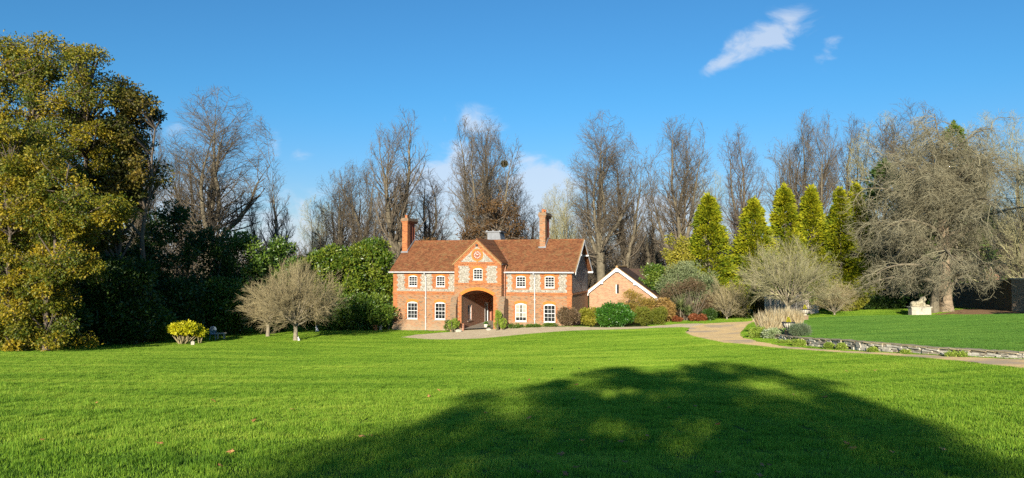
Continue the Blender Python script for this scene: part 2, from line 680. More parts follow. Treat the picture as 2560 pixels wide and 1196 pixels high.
L_['green'] = leaf_mat('bright_green_leaves', [(.022, .085, .010), (.050, .155, .014), (.12, .25, .03)], .2, .4, .5)
L_['gold'] = leaf_mat('golden_conifer_sprays', [(.040, .085, .006), (.135, .185, .010), (.31, .315, .012), (.48, .43, .02)], .2, .6, .2)
L_['yellow'] = leaf_mat('bright_yellow_leaves', [(.30, .34, .01), (.55, .53, .015), (.72, .62, .02)], .3)
L_['box'] = leaf_mat('clipped_olive_leaves', [(.09, .12, .012), (.17, .19, .02), (.26, .26, .03)], .2)
L_['tawny'] = leaf_mat('tawny_leaves', [(.20, .16, .03), (.38, .26, .05), (.50, .34, .10)], .3)
L_['mauve'] = leaf_mat('dull_purple_brown_leaves', [(.09, .08, .03), (.17, .11, .06), (.26, .19, .10)], .2)
L_['yellowgreen'] = leaf_mat('yellow_green_leaves', [(.12, .14, .015), (.28, .27, .025), (.46, .38, .05)], .3)
L_['greygreen'] = leaf_mat('grey_green_leaves', [(.09, .13, .05), (.19, .23, .10), (.33, .36, .18)], .2)
L_['red'] = leaf_mat('russet_red_leaves', [(.14, .045, .02), (.26, .08, .03), (.34, .14, .05)], .3)
L_['straw'] = leaf_mat('straw_plumes', [(.44, .34, .18), (.60, .50, .30), (.74, .64, .44)], .4, .8, .1)
L_['fern'] = leaf_mat('climbing_leaves', [(.10, .18, .025), (.27, .37, .045), (.50, .53, .11)], .3)
L_['lavender'] = leaf_mat('lavender_stems', [(.09, .14, .07), (.15, .20, .10), (.22, .22, .16)], .2)
L_['whiteflower'] = leaf_mat('variegated_leaves', [(.10, .18, .04), (.30, .36, .16), (.60, .62, .48)], .2)
L_['reed'] = leaf_mat('strap_leaves', [(.06, .11, .03), (.15, .20, .06), (.34, .33, .14)], .2)
L_['orangebrown'] = leaf_mat('copper_leaves', [(.20, .13, .03), (.34, .21, .06), (.42, .29, .12)], .25)
L_['fallen'] = leaf_mat('fallen_leaves', [(.26, .11, .04), (.42, .18, .06), (.60, .34, .12)], .2)

# ---------------------------------------------------------------- terrain height
GP = [(1280, 1196, 7.6), (100, 1196, 7.6), (2460, 1196, 7.6), (1280, 1050, 12.3), (1280, 950, 21.6), (1280, 900, 33), (1280, 868, 45),
      (1200, 845, 57), (1005, 845, 57.3), (983, 825.5, 65.4), (1190, 827, 62.3), (1300, 818, 61.5), (1430, 815, 61), (1400, 829, 57),
      (0, 1000, 15.7), (0, 930, 24), (0, 886, 36), (300, 872, 43), (400, 930, 25), (470, 861, 48), (740, 852, 52), (680, 840, 56), (790, 833, 58),
      (600, 850, 52), (850, 830, 62),
      (1900, 866, 37.5), (1996, 876, 33.5), (2200, 889, 28), (2400, 906, 23.7), (2560, 924, 20.3),
      (2160, 882.5, 30), (2287, 889, 27.2), (2560, 901.5, 23.4),
      (1712, 830, 53), (1756, 848, 44), (1759, 811, 58), (1806, 858, 39.5), (1848, 836, 48), (1890, 855, 39.8), (1877, 805, 62),
      (1830, 800, 64), (1700, 808, 62), (1630, 817, 60), (1520, 822, 59), (1560, 829, 55),
      (2000, 950, 21), (2400, 960, 17), (600, 950, 21.5)]
TP = [(1955, 838, 41), (2010, 846, 37), (2160, 855.5, 31), (2319, 868, 27.5), (2560, 881, 24), (2020, 795, 58), (2160, 790, 59), (2300, 788.5, 60), (2450, 787, 58), (2560, 785.5, 55.5),
      (2160, 825, 41), (2400, 826, 38), (1985, 815, 50)]
FARP = [(2020, 796, 59.5), (2160, 790.5, 60.5), (2300, 788.5, 61.5), (2450, 787, 60), (2600, 785, 58), (2370, 777, 62), (2540, 777, 64), (2150, 781, 66), (2000, 787, 66), (1830, 797, 70), (2300, 782, 63)]


def xyz(p):
    px, py, Y = p
    return (gx(px, Y), Y, gz(py, Y))


def tps(pts):
    P = np.array([xyz(p) for p in pts], float)
    X = P[:, :2] / 30.0
    n = len(P)
    d = np.linalg.norm(X[:, None] - X[None], axis=2)
    K = np.where(d > 0, d * d * np.log(d + 1e-12), 0) + np.eye(n) * 2e-4
    A = np.zeros((n + 3, n + 3))
    A[:n, :n] = K
    A[:n, n] = 1
    A[:n, n + 1:] = X
    A[n:, :n] = A[:n, n:].T
    w = np.linalg.solve(A, np.concatenate([P[:, 2], np.zeros(3)]))

    def f(x, y):
        x = np.atleast_1d(np.asarray(x, float)) / 30
        y = np.atleast_1d(np.asarray(y, float)) / 30
        out = np.zeros(x.shape)
        for i in range(n):
            d2 = (x - X[i, 0]) ** 2 + (y - X[i, 1]) ** 2
            out += w[i] * .5 * d2 * np.log(d2 + 1e-12)
        return out + w[n] + w[n + 1] * x + w[n + 2] * y
    return f


_gf = tps(GP + FARP + [])
_tf = tps(TP)


def pts2(L):
    return [(gx(px, Y), Y) for px, Y in L]


# plan outlines, metres
TERR = pts2([(1955, 41), (2010, 37), (2085, 34), (2160, 31), (2240, 29.2), (2319, 27.5), (2440, 25.6), (2560, 24)]) + [(19.5, 20), (21, 12), (45, 12), (52, 40), (46, 53)] + \
    pts2([(2560, 55.5), (2450, 58), (2300, 60), (2160, 59), (2030, 58), (1985, 54), (1950, 47)])
ROAD = pts2([(1712, 53), (1718, 50.5), (1732, 47.5), (1756, 44), (1780, 41.5), (1806, 39.5), (1850, 38.6), (1900, 37.3), (1996, 33.5), (2100, 30.4), (2200, 28), (2300, 25.8), (2400, 23.7), (2560, 20.3)]) + \
    [(13.2, 12), (12.6, 4), (15.5, 4), (16.4, 12), (17.0, 20)] + \
    pts2([(2560, 23.4), (2400, 25.4), (2287, 27.2), (2160, 30), (2060, 32.8), (1965, 36.4), (1890, 39.8), (1862, 42.5), (1848, 46), (1848, 49), (1868, 56), (1890, 62), (1910, 66), (1895, 67), (1877, 62.5), (1820, 60), (1759, 58), (1725, 56)])
PATH = pts2([(1003, 57.6), (1040, 60), (1100, 61.8), (1150, 62.2)]) + [(-4.2, 70), (-1.6, 69.3)] + pts2([(1245, 61.8), (1330, 60.6), (1430, 60.2), (1500, 59.8), (1585, 60.2), (1700, 60.5), (1759, 58.6), (1759, 57.4), (1720, 55.5), (1705, 56.5), (1640, 57.6), (1500, 57.2), (1350, 56.6), (1200, 56.2), (1080, 56.2)])
BED = [(18.4, 47)]


def inside(poly, x, y):
    x = np.asarray(x)
    y = np.asarray(y)
    r = np.zeros(x.shape, bool)
    n = len(poly)
    for i in range(n):
        x0, y0 = poly[i]
        x1, y1 = poly[(i + 1) % n]
        c = ((y0 > y) != (y1 > y)) & (x < (x1 - x0) * (y - y0) / (y1 - y0 + 1e-12) + x0)
        r ^= c
    return r


def ground_h(x, y):
    x = np.atleast_1d(np.asarray(x, float))
    y = np.atleast_1d(np.asarray(y, float))
    cx = np.clip(x, -34, 48)
    cy = np.clip(y, 3.5, 70)
    z = _gf(cx, cy)
    z = np.clip(z, -4.6, .8)
    d = np.hypot(x - cx, y - cy)
    w = 1 - np.exp(-d / 25.)
    far = np.where(y > 30, -3.4, np.where(y < 3, .4, -1.0))
    near = np.clip((3.5 - y) / 8.0, 0, 1)
    z = z + near * .35
    return z * (1 - w) + far * w


def H(x, y):
    """height of the walked surface at one point"""
    if inside(TERR, np.array([x]), np.array([y]))[0]:
        return float(_tf(x, y)[0])
    return float(ground_h(x, y)[0])


def build_ground():
    ax = np.concatenate([np.array([-900, -600, -400, -250, -160, -110, -80, -60]), np.arange(-48, 56, .5), np.array([60, 75, 100, 150, 250, 400, 600, 900])])
    ay = np.concatenate([np.array([-300, -150, -80, -50, -35, -25, -18, -12, -8, -5, -2, 0]), np.arange(1, 76, .5), np.array([80, 90, 110, 150, 220, 350, 600, 1000])])
    X, Y = np.meshgrid(ax, ay)
    Z = ground_h(X.ravel(), Y.ravel()).reshape(X.shape)
    ins = inside(TERR, X, Y)
    Zt = _tf(X.ravel(), Y.ravel()).reshape(X.shape)
    Z = np.where(ins, np.minimum(Z, Zt - .22), Z)
    Zc = np.minimum(Z, Zt + 3)
    # beyond the back edge of the terrace the ground carries on at its level
    V = np.stack([X.ravel(), Y.ravel(), Z.ravel()], 1)
    ny, nx = X.shape
    i = np.arange(ny - 1)[:, None] * nx + np.arange(nx - 1)[None]
    i = i.ravel()
    Fq = np.stack([i, i + 1, i + nx + 1, i + nx], 1)
    me = mesh_np('lawn', V, Fq, M['ground'], smooth=True)
    ob('lawn', me, kind='structure')


def sheet(name, poly, hf, mat, off, step=.5, skirt=0.0, ragged=0.0):
    """a draped sheet: grid cells clipped to the outline by fan triangulating fine strips"""
    import bmesh
    bm = bmesh.new()
    # refine outline
    pts = []
    n = len(poly)
    for i in range(n):
        a = np.array(poly[i])
        b = np.array(poly[(i + 1) % n])
        k = max(1, int(np.linalg.norm(b - a) / step))
        for j in range(k):
            q = a + (b - a) * j / k
            if ragged:
                q = q + ragged * np.array([mnoise.noise(Vector((q[0] * 1.1, q[1] * 1.1, 5))), mnoise.noise(Vector((q[0] * 1.1, q[1] * 1.1, 9)))])
            pts.append(tuple(q))
    vs = [bm.verts.new((p[0], p[1], 0)) for p in pts]
    bm.faces.new(vs)
    x0, x1 = min(p[0] for p in pts), max(p[0] for p in pts)
    y0, y1 = min(p[1] for p in pts), max(p[1] for p in pts)
    for c in np.arange(math.floor(x0) + .013, x1, step * 2):
        bmesh.ops.bisect_plane(bm, geom=bm.verts[:] + bm.edges[:] + bm.faces[:], plane_co=(c, 0, 0), plane_no=(1, 0, 0))
    for c in np.arange(math.floor(y0) + .017, y1, step * 2):
        bmesh.ops.bisect_plane(bm, geom=bm.verts[:] + bm.edges[:] + bm.faces[:], plane_co=(0, c, 0), plane_no=(0, 1, 0))
    bmesh.ops.triangulate(bm, faces=bm.faces[:])
    P = np.array([v.co[:] for v in bm.verts])
    Z = hf(P[:, 0], P[:, 1]) + off
    for v, z in zip(bm.verts, Z):
        v.co.z = z
    if skirt:
        be = [e for e in bm.edges if e.is_boundary]
        r = bmesh.ops.extrude_edge_only(bm, edges=be)
        for v in [g for g in r['geom'] if isinstance(g, bmesh.types.BMVert)]:
            v.co.z -= skirt
    bmesh.ops.recalc_face_normals(bm, faces=bm.faces[:])
    me = bpy.data.meshes.new(name)
    bm.to_mesh(me)
    bm.free()
    me.materials.append(mat)
    return me


build_ground()
ob('terrace_lawn', sheet('terrace_lawn', TERR, _tf, M['ground'], 0.0, .6, .35), kind='structure')
ob('driveway', sheet('driveway', ROAD, ground_h, M['drive'], .035, .3, .08, .35), kind='structure')
ob('gravel_path', sheet('gravel_path', PATH, ground_h, M['gravel'], .03, .3, .08, .35), kind='structure')

# ---------------------------------------------------------------- the gatehouse
HZ = -4.0
HO = (-10.8, 65.4)
HR = -math.radians(16)


def seg_arch(x0, x1, zs, rise, n=8):
    """points of a segmental arch from x0 to x1"""
    w = (x1 - x0) / 2
    R = (w * w + rise * rise) / (2 * rise)
    c = (x0 + x1) / 2
    out = []
    for i in range(n + 1):
        x = x0 + (x1 - x0) * i / n
        out.append((x, zs + math.sqrt(max(0, R * R - (x - c) ** 2)) - (R - rise)))
    return out


def wall_cells(mb, x0, x1, z0, ztop, ops, to3, mi=0, depth=.11, dn=(0, 1, 0), split=()):
    """wall face from x0..x1, z0..ztop(x), with openings (xa, xb, za, zspring, rise); to3(x, z) gives the 3-D point;
    reveals run back by depth along dn. split: extra x positions (gable apex)"""
    xs = {round(x0, 4), round(x1, 4)} | {round(v, 4) for v in split}
    arcs = []
    for (xa, xb, za, zs, rise) in ops:
        a = seg_arch(xa, xb, zs, rise) if rise > 0 else [(xa, zs), (xb, zs)]
        arcs.append(a)
        xs |= {round(p[0], 4) for p in a}
    xs = sorted(x for x in xs if x0 - 1e-6 <= x <= x1 + 1e-6)

    def arcz(a, x):
        for (p, q) in zip(a, a[1:]):
            if p[0] - 1e-5 <= x <= q[0] + 1e-5:
                t = (x - p[0]) / max(1e-9, q[0] - p[0])
                return p[1] + (q[1] - p[1]) * t
        return None
    for a, b in zip(xs, xs[1:]):
        mid = (a + b) / 2
        hole = [(o, r) for o, r in zip(ops, arcs) if o[0] < mid < o[1]]
        hole.sort(key=lambda h: h[0][2])
        za = zb = z0
        for o, r in hole:
            if o[2] > z0 + 1e-4:
                mb.poly([to3(a, za), to3(b, zb), to3(b, o[2]), to3(a, o[2])], mi)
            za, zb = arcz(r, a), arcz(r, b)
        mb.poly([to3(a, za), to3(b, zb), to3(b, ztop(b)), to3(a, ztop(a))], mi)
    D = Vector(dn) * depth
    for o, r in zip(ops, arcs):
        line = [(o[0], max(o[2], z0))] + r + [(o[1], max(o[2], z0))]
        if o[2] > z0 + 1e-4:
            line.append(line[0])
        for p, q in zip(line, line[1:]):
            P, Q = Vector(to3(*p)), Vector(to3(*q))
            mb.poly([P, Q, Q + D, P + D], mi)


def sash_window(parent, to3, n, xa, xb, za, zs, rise, cols, rows, name='window', curtain=False, sillmat='sill'):
    """white sash window set back in its opening. to3(x, z, d): d is depth into the wall"""
    arc = seg_arch(xa, xb, zs, rise)
    fr = MB()
    t = .055
    d0, d1 = .05, .13

    def slab(poly, da, db, mi=0):
        A = [to3(x, z, da) for x, z in poly]
        dd = Vector(to3(0, 0, db)) - Vector(to3(0, 0, da))
        fr.prism(A, dd, mi)
    slab([(xa, za), (xa + t, za), (xa + t, zs), (xa, zs)], d0, d1)
    slab([(xb - t, za), (xb, za), (xb, zs), (xb - t, zs)], d0, d1)
    slab([(xa + t, za), (xb - t, za), (xb - t, za + .11), (xa + t, za + .11)], d0, d1)
    inner = [(x, min(z - .05, zs + rise * .45)) for x, z in arc]
    for (p, q, ip, iq) in zip(arc, arc[1:], inner, inner[1:]):
        slab([(ip[0], zs - .03), (iq[0], zs - .03), q, p], d0 + .001, d1)
    zt = zs - .03
    zb = za + .11
    b = .022
    for i in range(1, cols):
        x = xa + t + (xb - xa - 2 * t) * i / cols
        slab([(x - b / 2, zb), (x + b / 2, zb), (x + b / 2, zt), (x - b / 2, zt)], d0 + .03, d0 + .06)
    for j in range(1, rows):
        z = zb + (zt - zb) * j / rows
        hb = .045 if j * 2 == rows else b
        slab([(xa + t, z - hb / 2), (xb - t, z - hb / 2), (xb - t, z + hb / 2), (xa + t, z + hb / 2)], d0 + (.012 if j * 2 == rows else .032), d0 + .058)
    w = fr.build(name, M['white'], parent)
    g = MB()
    gd = .105
    g.poly([to3(xa + t, zb, gd), to3(xb - t, zb, gd), to3(xb - t, zt, gd), to3(xa + t, zt, gd)])
    g.build('pane', M['glass'], w)
    if curtain:
        c = MB()
        for s in (0, 1):
            x0 = xa + t if s == 0 else (xa + xb) / 2 + .05
            x1 = (xa + xb) / 2 - .05 if s == 0 else xb - t
            k = 8
            for i in range(k):
                u0, u1 = x0 + (x1 - x0) * i / k, x0 + (x1 - x0) * (i + 1) / k
                e0, e1 = (.0, .02) if i % 2 == 0 else (.02, .0)
                c.poly([to3(u0, zb + .25, gd - .025 + e0 * .5), to3(u1, zb + .25, gd - .025 + e1 * .5), to3(u1, zt, gd - .025 + e1 * .5), to3(u0, zt, gd - .025 + e0 * .5)])
        c.build('curtain', M['curtain'], w)
    s_ = MB()
    A = [to3(xa - .06, za - .075, -.05), to3(xb + .06, za - .075, -.05), to3(xb + .06, za - .003, -.05), to3(xa - .06, za - .003, -.05)]
    s_.prism(A, Vector(to3(0, 0, .05)) - Vector(to3(0, 0, -.05)))
    s_.build('sill', M[sillmat], w)
    return w


def arch_band(mb, to3, xa, xb, zs, rise, th, d0=-.012, d1=.004, ext=.0, mi=0, n=10):
    """rubbed brick arch above an opening"""
    inner = seg_arch(xa, xb, zs, rise, n)
    w = (xb - xa) / 2
    R = (w * w + rise * rise) / (2 * rise)
    c = ((xa + xb) / 2, zs + rise - R)
    outer = []
    for x, z in inner:
        v = Vector((x - c[0], z - c[1])).normalized() * (R + th)
        outer.append((c[0] + v.x, c[1] + v.y))
    dd = Vector(to3(0, 0, d1)) - Vector(to3(0, 0, d0))
    for i in range(n):
        A = [inner[i], inner[i + 1], outer[i + 1], outer[i]]
        mb.prism([to3(x, z, d0) for x, z in A], dd, mi)


def flint_rows(mb, to3, u0, u1, z0, z1, holes, d0=-.014, mi=0, left_tooth=True, right_tooth=True):
    """flint panel in course-high rows with toothed edges; holes: (ua, ub, za, zb) brick surrounds"""
    h = .225
    k = max(1, round((z1 - z0) / h))
    h = (z1 - z0) / k
    for r in range(k):
        za, zb = z0 + r * h, z0 + (r + 1) * h
        tth = .10 if r % 2 else 0.0
        iv = [(u0 + (tth if left_tooth else 0), u1 - (tth if right_tooth else 0))]
        for (ha, hb, hza, hzb) in holes:
            if zb > hza + .02 and za < hzb - .02:
                t2 = .10 if r % 2 == 0 else 0.0
                new = []
                for a, b in iv:
                    if hb + t2 <= a or ha - t2 >= b:
                        new.append((a, b))
                    else:
                        if ha - t2 > a + .03:
                            new.append((a, ha - t2))
                        if hb + t2 < b - .03:
                            new.append((hb + t2, b))
                iv = new
        for a, b in iv:
            mb.poly([to3(a, za, d0), to3(b, za, d0), to3(b, zb, d0), to3(a, zb, d0)], mi)
            mb.poly([to3(a, za, d0), to3(a, zb, d0), to3(a, zb, .0), to3(a, za, .0)], mi)
            mb.poly([to3(b, za, d0), to3(b, zb, d0), to3(b, zb, .0), to3(b, za, .0)], mi)


def gatehouse():
    R = empty('gatehouse', (HO[0], HO[1], HZ), HR, label='red brick and flint gatehouse with central carriage arch, clock and two tall chimneys', cat='house')
    front = lambda x, z, d=0.0: (x, d, z)
    bay = lambda x, z, d=0.0: (x, -.95 + d, z)
    gab = lambda y, z, d=0.0: (16.5 - d, y, z)
    EZ, CZ = 5.2, 3.2
    roofz = lambda v: 5.2 + (v) * (2.67 / 4.0)
    low = {'l': [(1.39, 2.39, .80, 2.26, .13), (4.06, 5.06, .80, 2.26, .13)], 'r': [(11.52, 12.53, .78, 2.25, .13), (14.05, 15.06, .76, 2.23, .13)]}
    upp = {'l': [(1.5, 2.35, 3.72, 4.64, .1), (4.17, 5.02, 3.72, 4.64, .1)], 'r': [(11.6, 12.45, 3.72, 4.65, .1), (14.14, 14.99, 3.70, 4.65, .1)]}
    bw = (8.01, 8.85, 4.37, 5.31, .1)
    arch = (6.94, 9.84, -1.0, 3.02, .47)
    w = MB()
    for (a, b, k) in ((0.0, 6.28, 'l'), (10.56, 16.5, 'r')):
        wall_cells(w, a, b, -1.0, lambda x: CZ, low[k], front, 0)
        wall_cells(w, a, b, CZ, lambda x: EZ, upp[k], front, 1)
    ap = 8.35
    gtop = lambda x: 7.80 - abs(x - ap) * .93
    wall_cells(w, 6.28, 10.56, -1.0, lambda x: 4.0, [arch], bay, 0, depth=.5)
    wall_cells(w, 6.28, 10.56, 4.0, lambda x: min(7.8, gtop(x)), [bw], bay, 1, split=(ap,))
    for u in (6.28, 10.56):      # bay returns
        w.poly([(u, -.95, -1), (u, 0, -1), (u, 0, 4), (u, -.95, 4)], 0)
        w.poly([(u, -.95, 4), (u, 0, 4), (u, 0, 5.87), (u, -.95, 5.87)], 1)
    # gable ends, rear
    gz_ = lambda y: min(roofz(y), roofz(8 - y)) - .03
    wall_cells(w, 0, 8, -1.0, lambda y: CZ, [], gab, 0)
    wall_cells(w, 0, 8, CZ, gz_, [], gab, 1, split=(4,))
    g2 = lambda y, z, d=0.0: (0.0, y, z)
    wall_cells(w, 0, 8, -1.0, lambda y: CZ, [], g2, 0)
    wall_cells(w, 0, 8, CZ, gz_, [], g2, 1, split=(4,))
    w.poly([(0, 8, -1), (16.5, 8, -1), (16.5, 8, EZ), (0, 8, EZ)], 0)
    # plinth
    for (a, b) in ((-.06, 6.28), (10.56, 16.56)):
        w.prism([(a, -.06, -1), (a, -.06, .50), (a, .0, .56), (a, .0, -1)], (b - a, 0, 0), 0)
    w.prism([(16.56, -.0, -1), (16.56, 0, .50), (16.5, 0, .56), (16.5, 0, -1)], (0, 8, 0), 0)
    w.prism([(-.06, -.0, -1), (-.06, 0, .50), (0, 0, .56), (0, 0, -1)], (0, 8, 0), 0)
    w.build('wall', [M['brick_mixed'], M['brick_orange']], R)

    # string courses, dentils and quoins
    t = MB()
    for (a, b) in ((-.05, 6.28), (10.56, 16.55)):
        t.box(a, b, -.05, 0.0, 3.15, 3.235)
        t.box(a, b, -.03, 0.0, 3.02, 3.09)
        t.box(a, b, -.06, 0.0, 5.06, 5.12)
        x = a + .05
        while x < b - .1:
            t.box(x, x + .11, -.045, 0.0, 4.97, 5.059)
            x += .22
        # corner strips of orange brick on the lower storey
    for (a, b) in ((0.003, .42), (16.1, 16.497)):
        t.box(a, b, -.008, 0.0, .57, 3.01)
    t.box(16.5, 16.57, 0, 8, 3.12, 3.25)
    t.box(6.22, 10.62, -1.0, -.95, 3.97, 4.05)
    t.box(6.22, 10.62, -.98, -.95, 3.84, 3.90)
    t.box(6.22, 10.62, -1.01, -.95, 5.80, 5.87)
    x = 6.3
    while x < 10.5:
        t.box(x, x + .11, -.995, -.95, 5.70, 5.799)
        x += .22
    t.build('string_course', M['brick_orange'], R)
    # raking brick cornice on the bay gable
    rk = MB()
    for s in (-1, 1):
        for (off, th, pr) in ((.0, .12, .09), (.13, .09, .05), (.30, .08, .03)):
            z0 = 7.86 - off * 1.37
            x1 = 2.24
            A = [(ap, -.95 - pr, z0 - th * 1.37), (ap, -.95 - pr, z0), (ap + s * x1, -.95 - pr, z0 - x1 * .93), (ap + s * x1, -.95 - pr, z0 - x1 * .93 - th * 1.37)]
            if off > 0:
                x1b = 2.24 - off * 1.2
                A = [(ap, -.95 - pr, z0 - th * 1.37), (ap, -.95 - pr, z0), (ap + s * x1b, -.95 - pr, z0 - x1b * .93), (ap + s * x1b, -.95 - pr, z0 - x1b * .93 - th * 1.37)]
            rk.prism(A, (0, pr - .002, 0), 0 if off else 1)
        n = 11
        for i in range(n):
            x = .16 + i * .17
            z = 7.86 - .335 - x * .93
            rk.box(ap + s * x - .045, ap + s * x + .045, -.995, -.95, z - .05, z + .05, 0)
    rk.build('gable_cornice', [M['brick_orange'], M['tile_edge']], R)

    # rubbed brick arches over openings
    for k in 'lr':
        for (xa, xb, za, zs, rise) in low[k]:
            a = MB()
            arch_band(a, front, xa, xb, zs, rise, .23)
            a.build('window_arch', M['rubbed'], R)
        for (xa, xb, za, zs, rise) in upp[k]:
            a = MB()
            arch_band(a, front, xa, xb, zs, rise, .16, -.018)
            a.build('window_arch', M['rubbed'], R)
    a = MB()
    arch_band(a, bay, bw[0], bw[1], bw[3], bw[4], .16, -.018)
    a.build('window_arch', M['rubbed'], R)
    a = MB()
    arch_band(a, bay, arch[0], arch[1], arch[3], arch[4], .27, -.03, .01, n=16)
    a.build('carriage_arch', M['rubbed'], R)
    # jambs of orange brick beside the ground-floor windows
    for k in 'lr':
        for (xa, xb, za, zs, rise) in low[k]:
          for side in (0, 1):
            q = MB()
            r = 0
            z = za
            while z < zs - .01:
                tt = .23 if r % 2 else .13
                z2 = min(z + .225, zs)
                if side == 0:
                    q.box(xa - tt, xa - .001, -.007, 0, z, z2 - .001)
                else:
                    q.box(xb + .001, xb + tt, -.007, 0, z, z2 - .001)
                z = z2
                r += 1
            q.build('brick_surround', M['brick_orange'], R)
    for (s, x) in ((-1, arch[0]), (1, arch[1])):
        q = MB()
        r = 0
        z = .2
        while z < 2.95:
            tt = .34 if r % 2 else .23
            q.box(min(x, x + s * tt), max(x, x + s * tt), -.957, -.95, z, z + .224)
            z += .225
            r += 1
        q.build('arch_quoins', M['brick_orange'], R)

    # flint
    fl = MB()
    flint_rows(fl, front, .37, 6.28, 3.32, 4.88, [(1.18, 2.67, 3.62, 5.0), (3.85, 5.34, 3.62, 5.0)], right_tooth=False)
    flint_rows(fl, front, 10.74, 16.08, 3.32, 4.9, [(11.28, 12.77, 3.62, 5.0), (13.82, 15.31, 3.62, 5.0)])
    flint_rows(fl, bay, 6.64, 10.2, 4.12, 5.6, [(7.7, 9.16, 4.3, 5.7)])
    # triangle under the raking cornice
    z0 = 5.93
    fl.poly([bay(6.85, z0, -.014), bay(9.85, z0, -.014), bay(ap, z0 + 1.5 * .93, -.014)])
    fl.build('flint_panel', M['flint'], R)
    fg = MB()
    k = 16
    zs = [3.27 + i * .225 for i in range(22)]
    for i, z in enumerate(zs):
        z2 = min(z + .225, 7.75)
        mid = (z + z2) / 2
        vmin = max(.0, (z2 - 5.2) / (2.67 / 4)) + (.33 if i % 2 else .23 if z < 5.2 else .12)
        vmax = 8 - vmin
        if vmax > vmin:
            fg.poly([gab(vmin, z, -.015), gab(vmax, z, -.015), gab(vmax, z2, -.015), gab(vmin, z2, -.015)])
    fg.build('gable_flint', M['flint_shaded'], R)

    # windows
    for k in 'lr':
        for i, (xa, xb, za, zs_, rise) in enumerate(low[k]):
            sash_window(R, front, None, xa, xb, za, zs_, rise, 3, 4, curtain=(k == 'r' and i == 0))
        for (xa, xb, za, zs_, rise) in upp[k]:
            sash_window(R, front, None, xa, xb, za, zs_, rise, 3, 4)
    sash_window(R, bay, None, *bw, 3, 4)

    # passage through the arch
    p = MB()
    jl = lambda y, z, d=0.0: (6.94 - d, y, z)
    ops = [(.7, 1.75, .70, 2.05, .08), (5.6, 6.5, -.2, 1.95, .12)]
    wall_cells(p, -.45, 7.2, -1.0, lambda y: 3.4, ops, jl, 0, depth=.14, dn=(-1, 0, 0))
    p.poly([(9.84, -.45, -1), (9.84, 7.2, -1), (9.84, 7.2, 3.4), (9.84, -.45, 3.4)])
    p.poly([(6.6, 7.2, -1), (9.84, 7.2, -1), (9.84, 7.2, 3.6), (6.6, 7.2, 3.6)])
    for (xa, za), (xb, zb) in zip(seg_arch(6.94, 9.84, 3.02, .47, 12), seg_arch(6.94, 9.84, 3.02, .47, 12)[1:]):
        p.poly([(xa, -.45, za), (xb, -.45, zb), (xb, 7.2, zb), (xa, 7.2, za)])
    p.build('passage_wall', M['brick_jamb'], R)
    sash_window(R, jl, None, .7, 1.75, .70, 2.05, .08, 2, 4)
    dr = MB()
    dr.box(6.78, 6.80, 5.6, 6.5, -.4, 2.1, 0)
    dr.box(6.80, 6.96, 5.56, 5.62, -.4, 2.0, 1)
    dr.box(6.80, 6.96, 6.46, 6.54, -.4, 2.0, 1)
    dr.box(6.80, 6.955, 5.56, 6.54, 2.0, 2.12, 1)
    d = dr.build('door', [M['dark_door'], M['white']], R)
    rd = MB()
    rd.box(7.35, 7.42, 6.2, 7.15, -.3, 1.25)  # added board, its red brown imitates sun on the brick back wall
    rd.build('door', M['door'], R, label='added red brown board standing in for the sunlit foot of the back wall')
    fl2 = MB()
    fl2.poly([(6.9, -.9, .12), (9.9, -.9, .30), (9.9, 7.2, .42), (6.9, 7.2, .30)])
    fl2.build('passage_floor', M['sill'], R)
    pier = MB()
    pier.box(6.945, 7.12, -.9, -.55, -.2, .58)
    pier.build('pier', M['brick_jamb'], R)

    # buttresses
    for (a0, a1) in ((6.06, 6.60), (10.42, 10.93)):
        b = MB()
        y0 = -1.45
        b.prism([(a0, y0, -1), (a0, y0, 2.1), (a0, y0 + .18, 2.35), (a0, y0 + .18, 2.6), (a0, -.93, 3.0), (a0, -.93, -1)], (a1 - a0, 0, 0))
        if a1 > 10:
            b.box(10.562, a1, -.93, -.2, -1, 2.7)
        b.build('buttress', M['brick_old'], R)

    # roofs
    r = MB()
    th = .13
    for s in (0, 1):
        f = (lambda y: y) if s == 0 else (lambda y: 8 - y)
        e0, e1 = (-.3, roofz(-.3)), (4.0, roofz(4.0))
        A = [(-.25, f(e0[0]), e0[1]), (-.25, f(e1[0]), e1[1]), (-.25, f(e1[0]), e1[1] + th), (-.25, f(e0[0]), e0[1] + th * .8)]
        r.prism(A, (17.12, 0, 0))
    roof = r.build('roof', M['tile'], R)
    rt = MB()
    x = -.25
    while x < 16.7:
        rt.tube([(x, 4.0, roofz(4) + .06), (min(x + .44, 16.75), 4.0, roofz(4) + .06)], .11, 8)
        x += .45
    rt.build('ridge_tiles', M['tile'], roof)
    b2 = MB()
    for s in (-1, 1):
        A = [(ap, -1.08, 7.88), (ap, -1.08, 8.0), (ap + s * 2.26, -1.08, 8.0 - 2.26 * .93), (ap + s * 2.26, -1.08, 7.88 - 2.26 * .93)]
        b2.prism(A, (0, 5.2, 0))
    b2.build('bay_roof', M['tile'], R)
    vg = MB()     # verge tiles of the right gable, lead valley strip
    for s in (0, 1):
        f = (lambda y: y) if s == 0 else (lambda y: 8 - y)
        A = [(16.8, f(-.3), roofz(-.3) + .08), (16.8, f(4.0), roofz(4.0) + .1), (16.8, f(4.0), roofz(4.0) + .17), (16.8, f(-.3), roofz(-.3) + .15)]
        vg.prism(A, (.09, 0, 0))
    vg.build('verge_tiles', M['tile_edge'], roof)
    bb = MB()
    for s in (0, 1):
        f = (lambda y: y) if s == 0 else (lambda y: 8 - y)
        A = [(16.875, f(-.32), roofz(-.32) - .16), (16.875, f(4.0), roofz(4.0) - .16), (16.875, f(4.0), roofz(4.0) + .07), (16.875, f(-.32), roofz(-.32) + .07)]
        bb.prism(A, (.045, 0, 0))
